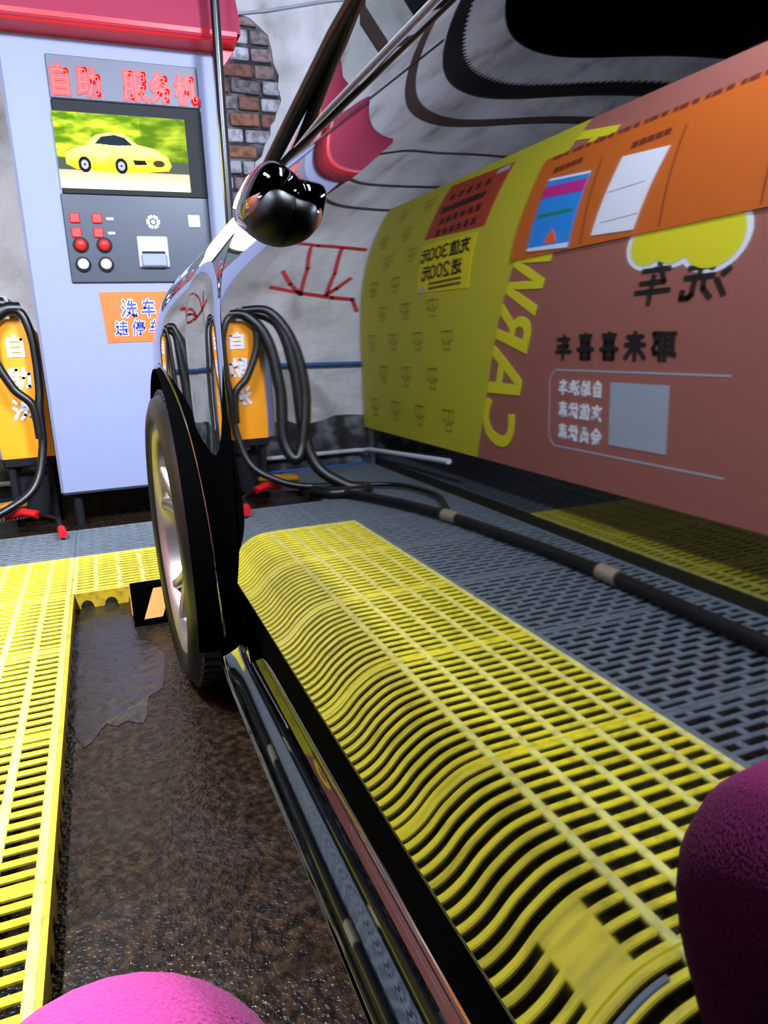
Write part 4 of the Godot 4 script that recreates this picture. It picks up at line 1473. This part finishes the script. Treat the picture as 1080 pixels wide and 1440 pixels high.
	var ys := thing("yellow_sheet", "bright yellow offer sheet with bold black prices below the brick red sheet", "poster")
	b = MB.new()
	b.prism(PackedVector2Array([Vector2(2.83, 1.03), Vector2(3.36, 1.05), Vector2(3.37, 1.37), Vector2(2.82, 1.345)]), 0.002, bf(0, 0, 0.0005))
	part("sheet", b.done(), M["yellow_sheet"], ys)
	letters(ys, ["充", "值", "3", "0", "0", "元"], 0.10, 0.098, 0.015, 0.0008, bf(2.85, 1.235, 0.0025), M["black_print"], "", false, 0.12)
	letters(ys, ["送", "2", "0", "0", "元"], 0.10, 0.10, 0.015, 0.0008, bf(2.90, 1.115, 0.0025), M["black_print"], "", false, 0.12)
	b = MB.new()
	for k in 2:
		for i in 16:
			b.prism(quad2(0.016, 0.016), 0.0008, bf(2.90 + i * 0.021, 1.085 - k * 0.028, 0.0025))
	part("fine_print", b.done(), M["black_print"], ys).set_meta("kind", "stuff")
	b = MB.new()
	b.lathe([Vector2(0, 0.001), Vector2(0.022, 0.001), Vector2(0.022, 0)], Vector3(XB + 0.0035, 1.06, -3.30), Basis(Vector3(0, 0, -1), Vector3(0, 1, 0), Vector3(1, 0, 0)), 20)
	part("dot", b.done(), M["pale_grey"], ys)
	var os := thing("orange_sheet", "large orange notice board sheet with two papers pinned on it", "poster")
	b = MB.new()
	b.prism(PackedVector2Array([Vector2(0.95, 1.115), Vector2(2.50, 1.12), Vector2(2.44, 1.655), Vector2(0.95, 1.62)]), 0.003, bf(0, 0, 0.0030))
	part("sheet", b.done(), M["orange_sheet"], os)
	b = MB.new()
	for i in 34:
		b.prism(quad2(0.018 + 0.008 * (i % 3), 0.022), 0.001, bf(1.05 + i * 0.040, 1.605 + 0.0008 * i, 0.0062))
	for i in 5:
		b.prism(quad2(0.028, 0.03), 0.001, bf(2.18 + i * 0.034, 1.545, 0.0062))
		b.prism(quad2(0.028, 0.03), 0.001, bf(1.76 + i * 0.034, 1.515, 0.0062))
	for z in [1.36, 1.70, 2.06]:
		b.prism(quad2(0.005, 0.40), 0.001, bf(z, 1.13, 0.0062))
	part("fine_print", b.done(), M["brown_print"], os).set_meta("kind", "stuff")
	var bp := thing("blue_leaflet", "blue leaflet with magenta heading pinned on the orange sheet", "poster")
	b = MB.new()
	b.prism(PackedVector2Array([Vector2(2.13, 1.125), Vector2(2.385, 1.15), Vector2(2.35, 1.52), Vector2(2.10, 1.48)]), 0.002, bf(0, 0, 0.0066))
	part("sheet", b.done(), M["sky_blue"], bp)
	b = MB.new()
	b.prism(PackedVector2Array([Vector2(2.11, 1.385), Vector2(2.365, 1.415), Vector2(2.355, 1.475), Vector2(2.105, 1.445)]), 0.001, bf(0, 0, 0.0088))
	part("heading", b.done(), M["magenta"], bp)
	b = MB.new()
	b.prism(PackedVector2Array([Vector2(2.14, 1.295), Vector2(2.35, 1.31), Vector2(2.35, 1.325), Vector2(2.14, 1.31)]), 0.001, bf(0, 0, 0.0088))
	part("band", b.done(), M["green_print"], bp)
	b = MB.new()
	b.prism(PackedVector2Array([Vector2(2.13, 1.128), Vector2(2.38, 1.15), Vector2(2.38, 1.165), Vector2(2.13, 1.15)]), 0.001, bf(0, 0, 0.0088))
	b.prism(PackedVector2Array([Vector2(2.10, 1.465), Vector2(2.35, 1.505), Vector2(2.35, 1.518), Vector2(2.10, 1.478)]), 0.001, bf(0, 0, 0.0088))
	part("edging", b.done(), M["white_print"], bp)
	b = MB.new()
	b.prism(PackedVector2Array([Vector2(2.20, 1.165), Vector2(2.28, 1.17), Vector2(2.26, 1.20), Vector2(2.24, 1.235), Vector2(2.215, 1.20)]), 0.001, bf(0, 0, 0.0088))
	part("figure", b.done(), M["orange_print"], bp)
	var wp := thing("white_paper", "creased white paper sheet pinned on the orange sheet", "poster")
	b = MB.new()
	b.prism(PackedVector2Array([Vector2(1.81, 1.14), Vector2(2.01, 1.155), Vector2(1.95, 1.49), Vector2(1.74, 1.46)]), 0.002, bf(0, 0, 0.0066))
	part("sheet", b.done(), M["white_print"], wp)
	b = MB.new()
	for k in 2:
		b.prism(quad2(0.17, 0.003), 0.001, bf(1.80, 1.20 + k * 0.13, 0.0086))
	part("crease", b.done(), M["pale_grey"], wp)


# ---------------------------------------------------------------- grating mats
func grating(cx: int, cz: int, px: float, pz: float, c_bar: Color, c_rib: Color, stagger: bool, plates: bool) -> ArrayMesh:
	# corner at the origin, runs to +x and -z, top at y 0.05
	var b := MB.new()
	var w := cx * px
	var d := cz * pz
	b.tint(c_bar)
	for k in cz + 1:
		var bw := 0.0132
		b.box(Vector3(w / 2, 0.0463, -clampf(k * pz, bw / 2, d - bw / 2)), Vector3(w - 0.001, 0.0075, bw), 0.002)
	b.tint(c_rib)
	for k in cx + 1:
		if stagger and k > 0 and k < cx:
			for q in cz:
				b.box(Vector3(k * px + (px * 0.25 if q % 2 else -px * 0.25), 0.0463, -(q + 0.5) * pz), Vector3(0.015, 0.0072, pz), 0.002)
		else:
			b.box(Vector3(clampf(k * px, 0.008, w - 0.008), 0.0464, -d / 2), Vector3(0.0155, 0.008, d - 0.001), 0.002)
		if not stagger or k == 0 or k == cx:
			b.tint(Color(0.05, 0.045, 0.03))
			b.box(Vector3(clampf(k * px, 0.008, w - 0.008), 0.0212, -d / 2), Vector3(0.006, 0.0424, d - 0.002))
			b.tint(c_rib)
	if plates:
		b.tint(c_bar)
		b.box(Vector3(w - px * 0.23, 0.0463, -pz * 2.0), Vector3(px * 0.36, 0.0078, pz * 4.0), 0.002)
	return b.done()

func skirt(w: float) -> ArrayMesh:
	# upright edge with half-round cut-outs, in the plane z = 0
	var pl := PackedVector2Array([Vector2(0, 0.05)])
	pl.append(Vector2(0, 0))
	var k := 0.02
	while k + 0.04 < w:
		pl.append(Vector2(k, 0))
		for i in range(0, 9):
			var a := PI - PI * i / 8.0
			pl.append(Vector2(k + 0.02 + cos(a) * 0.0185, 0.004 + sin(a) * 0.022))
		pl.append(Vector2(k + 0.04, 0))
		k += 0.068
	pl.append(Vector2(w, 0))
	pl.append(Vector2(w, 0.05))
	var b := MB.new()
	b.tint(Color(0.62, 0.42, 0.02))
	b.prism(pl, 0.007, Transform3D.IDENTITY)
	return b.done()

func tile(called: String, mesh: ArrayMesh, at: Vector3, label: String, group: String, sk: ArrayMesh = null, edge := Transform3D.IDENTITY, clip := false) -> void:
	var t := thing(called, label, "floor tile", at, group)
	part("grid", mesh, M["grating"], t)
	if sk:
		var e := part("edge_skirt", sk, M["grating"], t)
		e.transform = edge
	if clip:
		var b := MB.new()
		b.box(Vector3(0.400, 0.0476, -0.4015), Vector3(0.03, 0.009, 0.010), 0.002)
		part("joint_clip", b.done(), M["grey_clip"], t, "grey joint clip")

func mats() -> void:
	var px := 0.0705
	var pz := 0.0305
	var W := px * 6
	var D := pz * 14
	var ybar := Color(0.66, 0.54, 0.010)
	var yrib := Color(0.64, 0.57, 0.14)
	var gbar := Color(0.095, 0.116, 0.132)
	var grib := Color(0.105, 0.127, 0.143)
	var ym := grating(6, 14, px, pz, ybar, yrib, false, true)
	var yf := grating(6, 14, px, pz, ybar, yrib, false, false)
	var gm := grating(6, 14, px, pz, gbar, grib, true, false)
	var gn := grating(2, 14, px, pz, gbar, grib, true, false)
	var sx := skirt(W)
	var sd := skirt(D)
	var X0 := -0.569
	var Z0 := 2.66
	var nth := ["first", "second", "third", "fourth", "fifth", "sixth", "seventh", "eighth", "ninth", "tenth"]
	# yellow strip beside the car
	for k in 7:
		tile("yellow_mat_tile", ym if k == 4 or k == 5 else yf, Vector3(X0, 0, -(Z0 - (k + 1) * D)), "%s yellow slotted tile from the kiosk end in the strip along the car" % nth[k], "yellow mat strip along the car", sd if k > 0 else null, Transform3D(Basis(Vector3(0, 0, -1), Vector3(0, 1, 0), Vector3(1, 0, 0)), Vector3(W, 0, 0)), k == 5)
	# yellow strip across in front of the car
	for k in range(1, 6):
		tile("yellow_mat_tile", yf, Vector3(X0 + k * W, 0, -(Z0 - D)), "%s scalloped yellow tile from the corner in the strip across the kiosk end" % nth[k - 1], "yellow mat strip across the kiosk end", sx, Transform3D(Basis.IDENTITY, Vector3(0, 0, 0)))
	# grey
	for k in 6:
		tile("grey_mat_tile", gm, Vector3(X0 + k * W, 0, -Z0), "%s grey slotted tile from the walkway in the row between yellow strip and kiosk" % nth[k], "grey mat row before the kiosk")
	for k in 10:
		var z := 3.93 - (k + 1) * D
		tile("grey_mat_tile", gm, Vector3(X0 - W, 0, -z), "%s full grey slotted tile from the plaster wall, next to the yellow strip" % nth[k], "full grey walkway mats")
		tile("grey_mat_tile", gn, Vector3(X0 - W - px * 2, 0, -z), "%s narrow cut grey tile from the plaster wall, along the foot of the banner" % nth[k], "narrow grey walkway mats")
	for k in 4:
		for j in 2:
			tile("grey_mat_tile", gm, Vector3(-1.235 - (j + 1) * W, 0, -(2.40 + k * D)), "shaded grey tile behind the banner, %s from the yellow ones, %s row out" % [nth[k], nth[j]], "shaded grey mats behind the banner")
	for k in 5:
		for j in 2:
			tile("yellow_mat_tile", yf, Vector3(-1.235 - (j + 1) * W, 0, -(2.40 - (k + 1) * D)), "dull yellow tile in shade behind the banner, %s from the grey ones, %s row out" % [nth[k], nth[j]], "shaded yellow mats behind the banner")


# ---------------------------------------------------------------- chock and the viewer's knee
func small_things() -> void:
	var t := thing("wheel_stop", "black rubber wheel stop with yellow chevrons on the wet floor before the front tyre", "wheel stop")
	var b := MB.new()
	var pl := PackedVector2Array([Vector2(0, 0), Vector2(0.17, 0), Vector2(0.17, 0.012), Vector2(0.115, 0.095), Vector2(0.06, 0.095), Vector2(0.0, 0.012)])
	var f := Transform3D(Basis(Vector3(0, 0, -1), Vector3(0, 1, 0), Vector3(1, 0, 0)), Vector3(0.018, 0, -1.995))
	b.prism(pl, 0.52, f)
	part("block", b.done(), M["black_rubber"], t)
	# yellow panels inlaid on the sloping faces and the end
	for k in 3:
		b = MB.new()
		var x := 0.045 + k * 0.16
		var n := Vector3(0, 0.06, 0.083).normalized()
		var up := Vector3(0, 0.083, -0.06).normalized()
		var g := Transform3D(Basis(Vector3(1, 0, 0), up, n), Vector3(x, 0.014, -1.995) + n * 0.0005)
		b.prism(PackedVector2Array([Vector2(0.0, 0.005), Vector2(0.05, 0.005), Vector2(0.085, 0.092), Vector2(0.035, 0.092)]), 0.003, g)
		part("chevron", b.done(), M["rubber_yellow"], t, "yellow chevron")
	b = MB.new()
	b.prism(PackedVector2Array([Vector2(0.05, 0.02), Vector2(0.08, 0.02), Vector2(0.105, 0.085), Vector2(0.075, 0.085)]), 0.003, Transform3D(Basis(Vector3(0, 0, -1), Vector3(0, 1, 0), Vector3(-1, 0, 0)), Vector3(0.0175, 0, -1.995)))
	part("chevron", b.done(), M["rubber_yellow"], t, "yellow chevron")

	# film of standing water on the concrete
	var pm := mat("water_film", Color(0.12, 0.095, 0.08), 0.30, 0.0, 0.46)
	pm.normal_enabled = true
	pm.normal_texture = bump_tex(33, 0.02, 2.5, 512)
	tri_map(pm, 1.5)
	var rim := PackedVector2Array()
	for i in 60:
		var a := TAU * i / 60.0
		var r := 1.0 + 0.10 * sin(3.0 * a + 0.5) + 0.07 * sin(7.0 * a) + 0.05 * sin(13.0 * a + 1.0)
		rim.append(Vector2(-0.055 + cos(a) * 0.115 * r, -1.80 + sin(a) * 0.40 * r))
	b = MB.new()
	b.prism(rim, 0.0015, Transform3D(Basis(Vector3(1, 0, 0), Vector3(0, 0, 1), Vector3(0, 1, 0)), Vector3.ZERO))
	whole("puddle", b.done(), pm, "shallow puddle on the dark concrete left of the front tyre, mirroring the white kiosk", "puddle")

	# bent leg of the crouching viewer: one tapering surface from hip over the knee to the ankle
	var p := thing("person", "person crouching at the lower left, only a knee in bright pink fleece showing", "person")
	var cu := Curve3D.new()
	var joints := [[Vector3(-0.16, 0.36, 0.34), 0.095], [Vector3(-0.12, 0.40, 0.12), 0.092], [Vector3(-0.075, 0.424, -0.09), 0.084], [Vector3(-0.038, 0.438, -0.185), 0.080], [Vector3(-0.034, 0.406, -0.250), 0.080], [Vector3(-0.055, 0.31, -0.25), 0.070], [Vector3(-0.09, 0.20, -0.17), 0.062], [Vector3(-0.105, 0.15, -0.10), 0.052]]
	for i in joints.size():
		var d: Vector3 = (joints[mini(i + 1, joints.size() - 1)][0] - joints[maxi(i - 1, 0)][0]) * 0.17
		cu.add_point(joints[i][0], -d, d)
	var pts := []
	var rad := []
	var tl := cu.get_baked_length()
	for i in 61:
		var q := cu.sample_baked(tl * i / 60.0, true)
		pts.append(q)
		var o := cu.get_closest_offset(q)
		var r := 0.07
		for k in joints.size() - 1:
			var a := cu.get_closest_offset(joints[k][0])
			var c := cu.get_closest_offset(joints[k + 1][0])
			if o >= a - 0.001 and o <= c + 0.001:
				r = lerpf(joints[k][1], joints[k + 1][1], clampf((o - a) / maxf(c - a, 0.001), 0, 1))
		rad.append(r)
	b = MB.new()
	b.tube(pts, rad, 36)
	part("trouser_leg", b.done(), M["pink_fleece"], p, "bright pink fleece trouser leg")
	b = MB.new()
	b.ellipsoid(Vector3(-0.105, 0.097, -0.13), Vector3(0.047, 0.045, 0.13), 0.85)
	part("shoe", b.done(), M["hose_black"], p)
